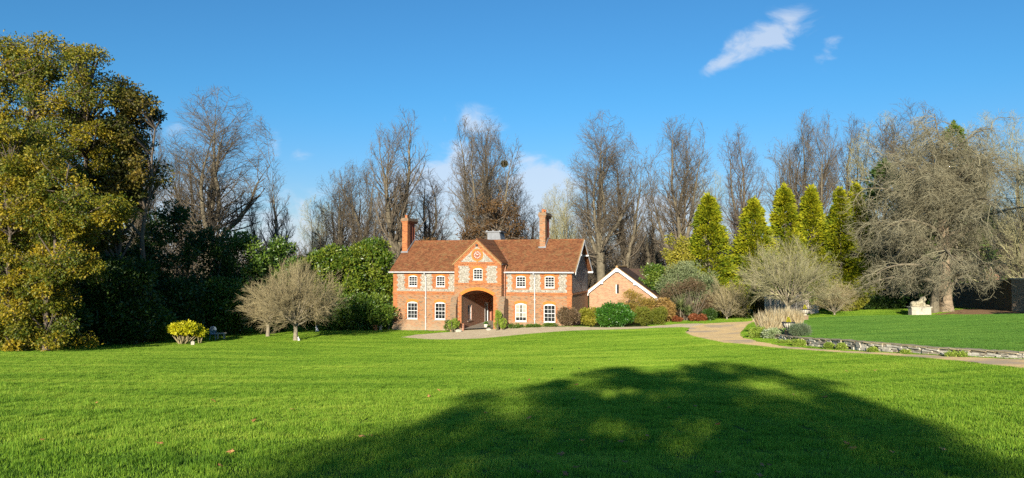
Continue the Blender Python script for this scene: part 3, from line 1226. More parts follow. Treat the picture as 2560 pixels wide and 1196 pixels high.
    for y in (5.7, 2.3):
        z = min(roofz(y), roofz(8 - y))
        bb.box(16.5, 16.95, y - .06, y + .06, z - .26, z - .14)
    bb.box(16.5, 16.97, 7.9, 8.35, 4.92, 5.06)
    bb.build('bargeboard', M['white'], R)
    va = MB()
    # lead valley strips where the bay roof meets the main roof
    for s in (-1, 1):
        P0 = Vector((ap + s * 2.24, 1.02, 5.93))
        P1 = Vector((ap + s * .3, 3.85, 7.83))
        va.tube([P0, P1], .06, 4)
    va.build('valley_flashing', M['lead'], R)

    # gutters and downpipes
    g = MB()
    g.tube([(-.3, -.36, 5.02), (6.24, -.36, 5.02)], .065, 6)
    g.box(-.28, 6.27, -.30, -.27, 4.98, 5.10)
    g.build('gutter', M['gutter'], R)
    g = MB()
    g.tube([(10.62, -.36, 5.02), (16.75, -.36, 5.02)], .065, 6)
    g.box(10.60, 16.73, -.30, -.27, 4.98, 5.10)
    g.build('gutter', M['gutter'], R)
    g = MB()
    g.tube([(10.72, -1.1, 5.72), (10.72, .35, 5.72)], .06, 6)
    g.build('gutter', M['dark_iron'], R)
    for x, zb in ((3.17, -.2), (13.22, .2)):
        d = MB()
        d.tube([(x, -.36, 5.0), (x, -.34, 4.92), (x + .06, -.11, 4.68), (x + .06, -.10, 4.4), (x + .06, -.10, zb)], .05, 8)
        for z in (4.5, 2.7, 1.0):
            d.box(x - .03, x + .15, -.13, 0, z, z + .06)
        d.build('downpipe', M['gutter'], R)
    d = MB()
    d.tube([(10.72, -.2, 5.66), (10.66, -.3, 4.9), (10.66, -.3, .4)], .055, 8)
    d.build('downpipe', M['brick_jamb'], R)

    # clock
    cx, cz = 8.39, 6.55
    c = MB()
    n = 32
    for (r0, r1, y0, y1, mi) in ((.40, .54, -1.01, -.94, 0), (.33, .40, -.985, -.94, 1)):
        for i in range(n):
            t0, t1 = 2 * math.pi * i / n, 2 * math.pi * (i + 1) / n
            A = [(cx + r0 * math.cos(t0), y0, cz + r0 * math.sin(t0)), (cx + r1 * math.cos(t0), y0, cz + r1 * math.sin(t0)),
                 (cx + r1 * math.cos(t1), y0, cz + r1 * math.sin(t1)), (cx + r0 * math.cos(t1), y0, cz + r0 * math.sin(t1))]
            c.prism(A, (0, y1 - y0, 0), mi)
    c.box(cx - .05, cx + .05, -1.0, -.95, 5.9, 6.03, 0)
    ck = c.build('clock', [M['rubbed'], M['door']], R)
    f = MB()
    f.poly([(cx + .335 * math.cos(2 * math.pi * i / n), -.966, cz + .335 * math.sin(2 * math.pi * i / n)) for i in range(n)])
    f.build('clock_face', M['door'], ck)
    num = MB()
    for i in range(12):
        t0 = math.pi / 2 - 2 * math.pi * i / 12
        a_, b_ = Vector((math.cos(t0), 0, math.sin(t0))), Vector((-math.sin(t0), 0, math.cos(t0)))
        P = Vector((cx, -.972, cz))
        num.poly([P + a_ * .21 - b_ * .026, P + a_ * .21 + b_ * .026, P + a_ * .31 + b_ * .032, P + a_ * .31 - b_ * .032])
    num.build('numerals', M['cream'], ck)
    hd = MB()
    for ang, ln, wd in ((138, .27, .022), (32, .19, .03)):     # hands read about ten to two
        t0 = math.radians(ang)
        a_, b_ = Vector((math.cos(t0), 0, math.sin(t0))), Vector((-math.sin(t0), 0, math.cos(t0)))
        P = Vector((cx, -.985, cz))
        hd.prism([P - b_ * wd, P + a_ * ln, P + b_ * wd], (0, .006, 0))
    hd.build('clock_hands', M['white'], ck)
    lamp = MB()
    lamp.box(8.28, 8.44, -1.2, -1.03, 7.33, 7.47)
    lamp.box(8.33, 8.39, -1.05, -.95, 7.37, 7.43)
    lamp.build('floodlight', M['dark_iron'], R)

    # chimneys
    def chimney(u, v, zb, zt, pots, mat):
        k = MB()
        w_ = .53
        k.box(u, u + w_, v, v + .62, zb, zt - .5)
        k.box(u, u + w_, v + .62, v + 2.15, zb, zb + 1.75)
        k.box(u - .03, u + w_ + .03, v - .03, v + .65, zb + 1.7, zb + 1.78)
        # corbelled head over pier and shafts
        for i, (e, za, zc) in enumerate(((.03, zt - .5, zt - .38), (.08, zt - .38, zt - .28), (.13, zt - .28, zt - .14), (.07, zt - .14, zt))):
            k.box(u - e, u + w_ + e, v - e, v + 2.15 + e, za, zc, 1 if i > 1 else 0)
        ch = k.build('chimney', [mat, M['brick_old']], R)
        for i in range(3):
            s = MB()
            s.tube([(u + w_ / 2 + .04, v + .86 + i * .46, zb + 1.7), (u + w_ / 2 + .04, v + .86 + i * .46, zt - .45)], .19, 8)
            s.build('shaft', M['door'], ch)
        for (du, dv) in pots:
            s = MB()
            s.lathe([(.13, 0), (.12, .05), (.10, .22), (.13, .25), (.13, .30), (.09, .31)], (u + du, v + dv, zt - .01), 12)
            s.build('chimney_pot', M['terracotta'], ch)
        s = MB()
        zr = roofz(v)
        s.box(u - .08, u + w_ + .08, v - .08, v - .001, zr - .1, zr + .2)
        s.prism([(u + w_ + .004, v - .05, roofz(v) + .05), (u + w_ + .004, min(4.0, v + 1.9), roofz(min(4, v + 1.9)) + .08), (u + w_ + .004, min(4, v + 1.9), roofz(min(4, v + 1.9)) + .3), (u + w_ + .004, v - .05, roofz(v) + .3)], (.06, 0, 0))
        s.build('lead_flashing', M['lead'], ch)
        return ch
    chimney(-.22, 2.35, 5.6, 10.12, [(.28, .3)], M['brick_orange'])
    chimney(12.98, 2.9, 6.4, 10.42, [(.26, .28), (.30, .95)], M['brick_mixed'])

    # lead clad housing behind the bay ridge
    k = MB()
    k.prism([(7.6, 4.3, 7.4), (9.0, 4.3, 7.4), (8.75, 4.3, 8.75), (7.6, 4.3, 8.75)], (0, 1.6, 0))
    k.box(7.45, 8.95, 4.2, 6.0, 8.75, 8.85)
    for x in (7.5, 8.1, 8.75):
        k.box(x, x + .14, 4.2, 4.34, 8.85, 8.93)
    for x in (7.95, 8.35, 8.7):
        k.box(x, x + .04, 4.27, 4.3, 7.5, 8.74)
    k.prism([(9.0, 4.3, 7.4), (9.03, 4.3, 7.4), (8.78, 4.3, 8.7), (8.75, 4.3, 8.7)], (0, .5, 0))
    k.build('roof_housing', M['lead'], R)
    return R


gatehouse()


def annex():
    R = empty('brick_annex', (HO[0] + 7.9 * math.sin(-HR), HO[1] + 7.9 * math.cos(HR), HZ), HR,
              label='single-storey pale brick outbuilding with white bargeboards joined to the gatehouse', cat='outbuilding')
    f = lambda x, z, d=0.0: (x, d, z)
    ap, az = 19.28, 5.36
    top = lambda x: az - (ap - x) * .80 if x < ap else az - (x - ap) * .735
    w = MB()
    wall_cells(w, 16.62, 22.75, -1.0, top, [(19.13, 19.42, 3.0, 3.85, 0)], f, 0, split=(ap,), depth=.2)
    for x in (16.62, 22.75):
        w.poly([(x, 0, -1), (x, 7, -1), (x, 7, top(x)), (x, 0, top(x))])
    w.build('wall', M['brick_annex'], R)
    s = MB()
    s.box(19.13, 19.42, .1, .12, 3.0, 3.85, 1)
    s.box(19.13, 19.22, .04, .1, 3.0, 3.85, 0)
    s.build('window', [M['white'], M['glass']], R)
    r = MB()
    for (x1, sl) in ((16.45, .80), (23.0, .735)):
        dz = abs(x1 - ap) * sl
        A = [(ap, -.3, az + .02), (ap, -.3, az + .14), (x1, -.3, az + .14 - dz), (x1, -.3, az + .02 - dz)]
        r.prism(A, (0, 7.2, 0))
    roof = r.build('roof', M['tile_brown'], R)
    rr = MB()
    rr.tube([(ap, -.3, az + .16), (ap, 6.9, az + .16)], .11, 8)
    for (x1, sl) in ((16.42, .80), (23.03, .735)):
        dz = abs(x1 - ap) * sl
        A = [(ap, -.38, az + .07), (ap, -.38, az + .15), (x1, -.38, az + .15 - dz), (x1, -.38, az + .07 - dz)]
        rr.prism(A, (0, .09, 0))
    rr.build('ridge_tiles', M['tile_edge'], roof)
    b = MB()
    for (x1, sl) in ((16.46, .80), (22.99, .735)):
        dz = abs(x1 - ap) * sl
        A = [(ap, -.36, az - .22), (ap, -.36, az + .07), (x1, -.36, az + .07 - dz), (x1, -.36, az - .22 - dz)]
        b.prism(A, (0, .05, 0))
        b.box(x1 - .12, x1 + .12, -.37, -.05, az - .32 - dz, az - .05 - dz)
    for x in (17.85, 20.95):
        z = top(x)
        b.box(x - .12, x + .12, -.36, -.0, z - .33, z - .16)
    b.box(ap - .13, ap + .13, -.355, 0, az - .34, az - .20)
    b.build('bargeboard', M['white'], R)
    # low wing with brown roof behind
    k = MB()
    k.prism([(17.4, 8.2, 4.2), (17.4, 9.6, 5.3), (17.4, 11.0, 4.2)], (4.0, 0, 0))
    k.box(17.6, 21.2, 8.4, 10.8, -1, 4.2)
    k.build('rear_roof', M['tile_brown'], R)


annex()

# ---------------------------------------------------------------- vegetation builders
def leaves(name, P, D, T, size, aspect, mat, rng, parent=None, curl=.0, **kw):
    P = np.asarray(P, float)
    D = np.asarray(D, float)
    n = len(P)
    D = D / (np.linalg.norm(D, axis=1, keepdims=True) + 1e-9)
    Rn = rng.normal(size=(n, 3))
    S = np.cross(D, Rn)
    S /= np.linalg.norm(S, axis=1, keepdims=True) + 1e-9
    L = size * rng.uniform(.6, 1.3, (n, 1))
    W = L * aspect
    V = np.empty((n, 4, 3))
    V[:, 0] = P
    V[:, 1] = P + D * L * .45 + S * W * .5
    V[:, 2] = P + D * L
    V[:, 3] = P + D * L * .45 - S * W * .5
    Fq = np.arange(n * 4).reshape(n, 4)
    me = mesh_np(name, V.reshape(-1, 3), Fq, mat, np.repeat(np.clip(T, 0, 1), 4))
    return ob(name, me, parent, **kw)


def tubes_mesh(name, segs, sides, mat):
    """segs: (n, 8) x0 y0 z0 x1 y1 z1 r0 r1"""
    S = np.asarray(segs, float)
    n = len(S)
    p0, p1, r0, r1 = S[:, :3], S[:, 3:6], S[:, 6:7], S[:, 7:8]
    d = p1 - p0
    d /= np.linalg.norm(d, axis=1, keepdims=True) + 1e-9
    ref = np.where(np.abs(d[:, 2:3]) < .9, np.array([[0, 0, 1.]]), np.array([[1., 0, 0]]))
    a = np.cross(d, ref)
    a /= np.linalg.norm(a, axis=1, keepdims=True) + 1e-9
    b = np.cross(d, a)
    V = np.empty((n, 2, sides, 3))
    for j in range(sides):
        t = 2 * math.pi * j / sides
        o = a * math.cos(t) + b * math.sin(t)
        V[:, 0, j] = p0 + o * r0
        V[:, 1, j] = p1 + o * r1
    base = (np.arange(n) * 2 * sides)[:, None]
    j = np.arange(sides)[None]
    k = (j + 1) % sides
    Fq = np.stack([base + j, base + k, base + sides + k, base + sides + j], 2).reshape(-1, 4)
    return mesh_np(name, V.reshape(-1, 3), Fq, mat, smooth=sides > 4)


class Grow:
    """recursive branching skeleton"""

    def __init__(s, seed, lev):
        s.r = random.Random(seed)
        s.lev = lev
        s.segs = [[] for _ in range(6)]
        s.tips = []

    def perp(s, d):
        while True:
            v = (s.r.gauss(0, 1), s.r.gauss(0, 1), s.r.gauss(0, 1))
            c = (d[1] * v[2] - d[2] * v[1], d[2] * v[0] - d[0] * v[2], d[0] * v[1] - d[1] * v[0])
            l = math.sqrt(c[0] ** 2 + c[1] ** 2 + c[2] ** 2)
            if l > .1:
                return (c[0] / l, c[1] / l, c[2] / l)

    def branch(s, p, d, L, r, k):
        c = s.lev[k]
        n = c['n']
        w = c['w']
        up = c['up']
        pts = [(p, d, r)]
        for i in range(n):
            u_ = up(i / n) if callable(up) else up
            d = (d[0] + s.r.gauss(0, w), d[1] + s.r.gauss(0, w), d[2] + s.r.gauss(0, w) + u_)
            l = math.sqrt(d[0] ** 2 + d[1] ** 2 + d[2] ** 2)
            d = (d[0] / l, d[1] / l, d[2] / l)
            q = (p[0] + d[0] * L / n, p[1] + d[1] * L / n, p[2] + d[2] * L / n)
            rr = r * (1 - (i + 1) / n * c.get('taper', .75))
            r_prev = pts[-1][2]
            s.segs[k].append((*p, *q, r_prev, rr))
            pts.append((q, d, rr))
            p = q
        s.tips.append((p, d, k)) if k == len(s.lev) - 1 else None
        if k + 1 < len(s.lev):
            cc = s.lev[k + 1]
            m = c['ch']
            for j in range(m):
                t = c.get('t0', .15) + (1 - c.get('t0', .15)) * (j + s.r.random()) / m
                f = t * n
                i = min(int(f), n - 1)
                f -= i
                (a, da, ra), (b, db, rb) = pts[i], pts[i + 1]
                q = (a[0] + (b[0] - a[0]) * f, a[1] + (b[1] - a[1]) * f, a[2] + (b[2] - a[2]) * f)
                ang = math.radians(s.r.gauss(c['ang'], 9))
                pp = s.perp(da)
                dd = (da[0] * math.cos(ang) + pp[0] * math.sin(ang), da[1] * math.cos(ang) + pp[1] * math.sin(ang), da[2] * math.cos(ang) + pp[2] * math.sin(ang))
                L2 = L * c['ratio'] * (1.15 - c.get('fall', .6) * t) * s.r.uniform(.65, 1.25)
                s.branch(q, dd, L2, max(cc['rmin'], (ra + (rb - ra) * f) * c.get('rr', .5)), k + 1)


def fit(segs_all, Hh, W):
    """scale the skeleton so that its top is Hh and its spread W"""
    A = np.concatenate([np.asarray(x) for x in segs_all if len(x)])
    top = A[:, 5].max()
    e = np.concatenate([A[:, 3], A[:, 4]])
    w = np.percentile(np.abs(e), 97) * 2
    sx, sz = W / w, Hh / top
    out = []
    for x in segs_all:
        if len(x):
            x = np.asarray(x, float).copy()
            x[:, [0, 1, 3, 4]] *= sx
            x[:, [2, 5]] *= sz
        out.append(x)
    return out, sx, sz


def bare_tree_meshes(seed, stems=4, Hh=24., W=8., twig='twig', dens=1.0):
    lev = [dict(n=12, w=.07, up=.08, ch=int(21 * dens), t0=.02, ang=38, ratio=.33, fall=.30, rr=.42, taper=.95),
           dict(n=6, w=.09, up=.12, ch=11, t0=.12, ang=42, ratio=.42, fall=.5, rr=.5, rmin=.03),
           dict(n=4, w=.13, up=.08, ch=7, t0=.1, ang=40, ratio=.55, fall=.4, rr=.6, rmin=.017),
           dict(n=3, w=.18, up=.06, ch=0, ang=35, ratio=.5, rmin=.011)]
    g = Grow(seed, lev)
    R = g.r
    # trunk
    trunk = []
    p = (0, 0, -.5)
    r = .62
    hf = Hh * R.uniform(.24, .36)
    n = 5
    d = [R.gauss(0, .015), R.gauss(0, .015), 1]
    for i in range(n):
        q = (p[0] + d[0] * hf / n, p[1] + d[1] * hf / n, p[2] + (hf + .5) / n)
        r2 = .60 - .12 * (i + 1) / n + (.10 if i == 0 else 0)
        trunk.append((*p, *q, r if i else .82, r2))
        p, r = q, r2
    for k in range(stems):
        a = 2 * math.pi * (k + R.random() * .6) / stems
        t = (.05, .30, .52)[k % 3] * R.uniform(.8, 1.2)
        st = 0 if k % 3 == 0 else R.uniform(.0, .45)
        g.branch((p[0], p[1], p[2] - st * hf), (math.cos(a) * t, math.sin(a) * t, 1), (Hh - hf) * (1.0, .93, .84)[k % 3] * R.uniform(.93, 1.04), .30 / math.sqrt(stems) * 2.1, 0)
    # low side boughs
    for k in range(14):
        a = R.random() * 6.28
        z = hf * R.uniform(.55, 1.0)
        g.branch((0, 0, z), (math.cos(a), math.sin(a), .45), Hh * R.uniform(.14, .24), .085, 1)
    (tr, s0, s1, s2, s3), sx, sz = fit([trunk, g.segs[0], g.segs[1], g.segs[2], g.segs[3]], Hh * 1.07, W * 1.12)

    def trim(q, soft):
        z = q[:, 5] / Hh
        prof = np.where(z > .66, np.sqrt(np.clip(1 - ((z - .66) / .35) ** 2, 0, 1)), np.clip(.55 + (z - .15) * 1.0, .5, 1))
        rr = np.hypot(q[:, 3], q[:, 4]) / (W / 2)
        rnd = np.random.default_rng(seed).uniform(1 - soft, 1 + soft, len(q))
        return q[(rr < prof * rnd + .03) & (z < 1.02)]
    for c, (ix, iy, iz) in ((6, (0, 1, 2)), (7, (3, 4, 5))):
        # stems thin out toward the edge of the crown
        k = np.clip((W * .5 - np.hypot(s0[:, ix], s0[:, iy])) / (W * .22), .08, 1) * np.clip((Hh - s0[:, iz]) / (Hh * .12), .15, 1)
        s0[:, c] = np.maximum(s0[:, c] * k, .012)
    s0 = s0[(s0[:, 5] < Hh) & (np.hypot(s0[:, 3], s0[:, 4]) < W * .54)]
    s1, s2, s3 = trim(s1, .04), trim(s2, .08), trim(s3, .14)
    tm = tubes_mesh('trunk', np.concatenate([tr, s0]), 7, M['bark'])
    cm = tubes_mesh('crown', np.concatenate([s1, s2, s3]), 3, M[twig])
    return tm, cm


def bare_proto(seed, **k):
    tm, cm = bare_tree_meshes(seed, **k)
    return tm, cm


VAR = [bare_proto(11, stems=3, twig='twig', Hh=24, W=6.5, dens=1.2), bare_proto(12, stems=5, twig='twig', Hh=24, W=8, dens=1.15), bare_proto(13, stems=4, twig='twig_purple', Hh=24, W=7.5),
       bare_proto(14, stems=4, twig='twig', Hh=24, W=7), bare_proto(15, stems=6, twig='twig', Hh=24, W=9), bare_proto(16, stems=3, twig='twig', Hh=24, W=6.5, dens=1.2),
       bare_proto(18, stems=5, twig='twig_pale', Hh=24, W=9)]

BARE = [
    # px, depth, top py, width px, variant, label
    (535, 74, 243, 245, 4, 'tallest bare tree left of the gatehouse, with a forked black trunk above the dark evergreens'),
    (462, 78, 372, 130, 3, 'bare tree with two stems rising against the left side of the tallest forked tree'),
    (392, 84, 455, 90, 5, 'small bare tree at the right edge of the autumn-leaved tree'),
    (348, 70, 285, 110, 1, 'grey bare tree showing behind the right flank of the autumn-leaved tree'),
    (688, 76, 418, 130, 5, 'slim bare tree standing alone above the evergreen hedge'),
    (790, 104, 500, 90, 6, 'palest low bare tree behind the laurel hedge'),
    (848, 97, 428, 130, 3, 'bare tree with thin straight stems above the laurel hedge, left one of a close pair'),
    (902, 95, 405, 125, 1, 'bare tree above the laurel hedge, right one of a close pair'),
    (1000, 90, 290, 150, 0, 'tall twin-stemmed bare tree directly behind the left chimney'),
    (1072, 100, 432, 150, 2, 'shorter bushy bare tree between the left chimney and the clock gable'),
    (1190, 90, 303, 140, 1, 'tall bare tree rising behind the clock gable'),
    (1237, 92, 318, 140, 0, 'tall bare tree behind the lead roof housing, carrying a ball of mistletoe'),
    (1290, 104, 440, 120, 2, 'bare tree behind the russet tree, right of the clock gable'),
    (1408, 101, 458, 105, 6, 'pale slender bare tree just right of the taller chimney'),
    (1505, 86, 298, 165, 4, 'broad bare tree behind the white-edged outbuilding, with a lichened trunk'),
    (1562, 89, 350, 130, 3, 'dark-stemmed bare tree close behind the right side of the broad one over the outbuilding'),
    (1702, 88, 306, 160, 1, 'bare tree with many upright stems behind the first golden conifer'),
    (1852, 89, 325, 130, 2, 'narrow bare tree between the first and second golden conifers'),
    (1975, 94, 320, 130, 3, 'bare tree behind the golden conifer pair, left one of two'),
    (2040, 92, 288, 130, 1, 'tallest bare tree behind the golden conifer pair'),
    (2128, 96, 306, 120, 2, 'bare tree behind the gap between the last golden conifers'),
    (2205, 90, 300, 150, 6, 'pale bare tree left of the top of the great drooping tree'),
    (2275, 86, 272, 190, 4, 'broad pale bare tree directly behind the top of the great drooping tree'),
    (2455, 84, 300, 140, 6, 'bare tree behind the right shoulder of the great drooping tree'),
    (2562, 80, 298, 150, 6, 'pale bare tree at the edge of the view beyond the garden wall'),
    (1330, 112, 525, 120, 5, 'short bare tree seen between the russet tree and the taller chimney'),
    (955, 112, 500, 110, 2, 'low bare tree behind the ridge left of the left chimney'),
    (1635, 108, 470, 110, 5, 'thin bare tree in the gap behind the outbuilding and the first golden conifer'),
    (1780, 112, 440, 100, 6, 'faint bare tree behind the top of the first golden conifer'),
    (1450, 110, 500, 90, 3, 'low bare tree in the gap behind the right end of the main roof'),
]


def place_bare():
    rng = random.Random(5)
    for (px, Y, top, wpx, v, label) in BARE:
        tm, cm = VAR[v]
        x = gx(px, Y)
        z = H(x, Y) if Y < 70 else -3.6
        h = (gz(top, Y) - z) * 1.05
        e = empty('bare_tree', (x, Y, z), rng.uniform(0, 6.28), label=label, cat='tree', group='bare winter trees standing behind the gatehouse')
        W0 = {0: 6.5, 1: 8, 2: 7.5, 3: 7, 4: 9, 5: 6.5, 6: 9}[v]
        s = wpx / 1795 * Y / W0 * 1.10
        e.scale = (s, s, h / 24.)
        ob('trunk', tm, e)
        ob('crown', cm, e)


place_bare()

# mistletoe ball and nest
rng = np.random.default_rng(3)
n = 900
D = rng.normal(size=(n, 3))
D /= np.linalg.norm(D, axis=1, keepdims=True)
ms = leaves('mistletoe', D * rng.uniform(0, .34, (n, 1)), D, rng.uniform(.0, .35, n), .24, .35, L_['yellowgreen'], rng,
            loc=(gx(1261, 91.5), 91.5, gz(410, 91.5)), label='round green ball of mistletoe high in a bare tree right of the clock gable', cat='mistletoe')


def lumps_cloud(rng, centers, radii, per, flat=.75, hollow=.45):
    """points and outward directions on fuzzy lumps"""
    C = np.asarray(centers, float)
    Rr = np.asarray(radii, float)
    m = len(C)
    idx = np.repeat(np.arange(m), per)
    n = len(idx)
    D = rng.normal(size=(n, 3))
    D /= np.linalg.norm(D, axis=1, keepdims=True)
    rad = (hollow + (1 - hollow) * rng.random((n, 1)) ** .6) * Rr[idx][:, None]
    wob = 1 + .25 * np.sin(D[:, :1] * 5 + idx[:, None]) * np.cos(D[:, 1:2] * 4 + idx[:, None] * 2.1)
    P = C[idx] + D * rad * wob * np.array([[1, 1, flat]])
    return P, D, idx


def ellipsoid_lumps(rng, n, rx, ry, z0, z1, rl, box=2.0, inner=.72, top_bias=0.):
    """lump centres over an upright super-ellipsoid"""
    D = rng.normal(size=(n, 3))
    D /= (np.abs(D) ** box).sum(axis=1, keepdims=True) ** (1 / box)
    k = rng.uniform(inner, 1.0, (n, 1))
    c = (z0 + z1) / 2
    hz = (z1 - z0) / 2
    C = D * k * np.array([[max(.05, rx - rl * .8), max(.05, ry - rl * .8), max(.05, hz - rl * .7)]])
    C[:, 2] += c
    return C


def bush(name, px, Y, wpx, top, mat, label, cat='shrub', n=9000, size=.16, asp=.5, nl=40, rl=None, box=2.3, depth=None, group=None, seed=0, z0=0.0, stems=0,
         stem_mat='bark', out=.9, wild=.5, tint=(.15, .85), base_py=None, up=.25, flat=.8, stemh=None, x=None, tuck=0.0, extra_stems=None):
    rng = np.random.default_rng(seed + int(px * 7 + Y))
    xx = gx(px, Y) if x is None else x
    z = (H(xx, Y) if base_py is None else gz(base_py, Y)) - tuck
    h = gz(top, Y) - z
    W = wpx / 1795 * Y
    dp = depth or W * .8
    e = empty(name, (xx, Y, z), 0, label=label, cat=cat, group=group)
    rl = rl or max(.22, min(W, h) * .2)
    C = ellipsoid_lumps(rng, nl, W / 2, dp / 2, z0 * h, h, rl, box)
    if z0 < .02:
        C[:, 2] = np.abs(C[:, 2])
    rad = rl * rng.uniform(.7, 1.25, len(C))
    P, D, idx = lumps_cloud(rng, C, rad, max(1, n // nl), flat)
    ok = P[:, 2] > -.05
    P, D, idx = P[ok], D[ok], idx[ok]
    lt = rng.uniform(tint[0], tint[1], len(C))
    T = lt[idx] * .6 + rng.random(len(P)) * .4 * (tint[1] + .15)
    A = D * out + rng.normal(size=P.shape) * wild + np.array([[0, 0, up]])
    leaves('foliage', P, A, T, size, asp, L_[mat], rng, e)
    if stems:
        S = []
        sh = stemh or h * .8
        for i in range(stems):
            a = rng.random() * 6.28
            r0 = rng.random() * .12 * W
            r1 = rng.random() * .42 * W
            p = np.array([math.cos(a) * r0, math.sin(a) * r0, -.1])
            q = np.array([math.cos(a) * r1, math.sin(a) * r1, sh * rng.uniform(.7, 1)])
            mid = (p + q) / 2 + rng.normal(size=3) * .06 * W * .3
            S.append((*p, *mid, .045, .035))
            S.append((*mid, *q, .035, .015))
        ob('stem', tubes_mesh('stem', S, 5, M[stem_mat]), e)
    return e


# ---- conifers
def conifer(name, px, Y, wpx, top, label, mat='gold', n=24000, base_py=None, seed=0, group=None, tint=(.2, .9), sharp=.9, twin=None):
    rng = np.random.default_rng(seed + int(px))
    x = gx(px, Y)
    z = H(x, Y) if Y < 70 else -3.5
    h = gz(top, Y) - z
    W = wpx / 1795 * Y
    e = empty(name, (x, Y, z), 0, label=label, cat='conifer', group=group)
    nl = 260
    t = rng.random(nl) ** .8
    a = rng.random(nl) * 6.28318
    prof = np.clip((1 - t ** 1.15) ** sharp, .0, 1) * (.85 + .15 * np.minimum(1, t * 6)) + .02
    lop = 1 + .10 * np.sin(a * 2 + px) + .08 * np.sin(t * 11 + px * 1.7 + a)
    r = W / 2 * prof * lop * rng.uniform(.66, 1.08, nl)
    C = np.stack([np.cos(a) * r, np.sin(a) * r, .02 * h + t * (h * .95)], 1)
    rad = (.10 * W * (1 - t) + .03 * W + .10) * rng.uniform(.7, 1.3, nl)
    P, D, idx = lumps_cloud(rng, C, rad, n // nl, .85, .5)
    outw = np.stack([np.cos(a), np.sin(a), np.zeros(nl)], 1)[idx]
    A = outw * 1.0 + D * .6 + np.array([[0, 0, .15]]) + rng.normal(size=P.shape) * .3
    lt = rng.uniform(tint[0], tint[1], nl)
    T = lt[idx] * .5 + rng.random(len(P)) * .45 + t[idx] * .1
    # leading shoot
    m = 160
    P2 = np.stack([rng.normal(size=m) * .12, rng.normal(size=m) * .12, h - rng.random(m) * 1.2], 1)
    P = np.concatenate([P, P2])
    A = np.concatenate([A, np.stack([rng.normal(size=m) * .5, rng.normal(size=m) * .5, np.ones(m)], 1)])
    T = np.concatenate([T, rng.uniform(.5, .9, m)])
    leaves('foliage', P, A, T, .34, .38, L_[mat], rng, e)
    ob('trunk', tubes_mesh('trunk', [(0, 0, -.3, 0, 0, h * .9, .22, .03)], 6, M['bark']), e)
    return e


G_CON = 'golden conifers right of the outbuilding'
for (px, Y, w, top, lab) in [
    (1772, 72, 150, 486, 'first golden conifer from the house, standing behind the grey-green shrub'),
    (1886, 74, 140, 495, 'second golden conifer from the house, standing apart with a bare tree on its left'),
    (1963, 75, 132, 462, 'tall golden conifer, left one of the pair above the round bare tree'),
    (2030, 75.6, 130, 466, 'golden conifer, right one of the pair above the round bare tree'),
    (2102, 75, 112, 470, 'green-gold conifer between the pair and the great drooping tree'),
    (2142, 77, 112, 458, 'last golden conifer, partly behind the drooping twigs of the great tree'),
]:
    conifer('golden_conifer', px, Y, w, top, lab, group=G_CON, n=25000, seed=2, tint=(.1, .75) if px in (1772, 2102) else (.15, .9), sharp=.82)
conifer('dark_conifer', 2215, 78, 190, 400, 'dark green yew behind the left side of the great drooping tree', mat='dark', n=16000, sharp=.6)
conifer('dark_conifer', 2392, 84, 180, 305, 'tall dark evergreen whose green top shows through the great drooping tree', mat='laurel', n=14000, sharp=.6)


# ---- leafy broadleaf trees from lumps on limbs
def leafy_tree(name, px, Y, label, lumps, mat, per=420, size=.2, asp=.55, seed=1, trunks=((0, 0),), flat=.6, tint=(.1, .9), twigs=True, cat='tree', x=None, limb_r=.16, droop=.0, trunk_r=.42, group=None):
    """lumps: (px, py, depth offset, radius m)"""
    rng = np.random.default_rng(seed)
    xx = gx(px, Y) if x is None else x
    z = H(xx, Y)
    e = empty(name, (xx, Y, z), 0, label=label, cat=cat, group=group)
    C = np.array([(l[0], l[1], l[2]) for l in lumps], float) - np.array([[xx, Y, z]])
    rad = np.array([l[3] for l in lumps], float)
    P, D, idx = lumps_cloud(rng, C, rad, per, flat, .25)
    ok = P[:, 2] > .1
    P, D, idx = P[ok], D[ok], idx[ok]
    lt = rng.uniform(tint[0], tint[1], len(C))
    T = lt[idx] * .6 + rng.random(len(P)) * .42
    A = D * .5 + rng.normal(size=P.shape) * .6 + np.array([[0, 0, -.25 - droop]])
    leaves('crown', P, A, T, size, asp, L_[mat], rng, e)
    S = []
    h = C[:, 2].max()
    tops = []
    for (tx, lean) in trunks:
        p = np.array([tx, 0, -.3])
        nseg = 8
        for i in range(nseg):
            q = p + np.array([lean * h / nseg + rng.normal() * .12, rng.normal() * .12, h * .85 / nseg])
            S.append((*p, *q, trunk_r * (1 - i / nseg * .8) + (.15 if i == 0 else 0), trunk_r * (1 - (i + 1) / nseg * .8)))
            tops.append((q.copy(), trunk_r * (1 - (i + 1) / nseg * .8)))
            p = q
    for c, rr in zip(C, rad):
        # limb from the nearest lower trunk point
        best = min(tops, key=lambda t: np.linalg.norm(t[0] - c) + (2.5 if t[0][2] > c[2] - .5 else 0))
        a = best[0]
        mid = (a + c) / 2 + np.array([0, 0, .3 * rng.random()]) + rng.normal(size=3) * .25
        S.append((*a, *mid, min(best[1] * .6, limb_r), limb_r * .5))
        S.append((*mid, *c, limb_r * .5, limb_r * .22))
        for _ in range(5):
            d = rng.normal(size=3)
            d /= np.linalg.norm(d)
            S.append((*c, *(c + d * rr * 1.05 * np.array([1, 1, flat])), limb_r * .2, .008))
    ob('trunk', tubes_mesh('trunk', S, 5, M['bark_dark']), e)
    return e


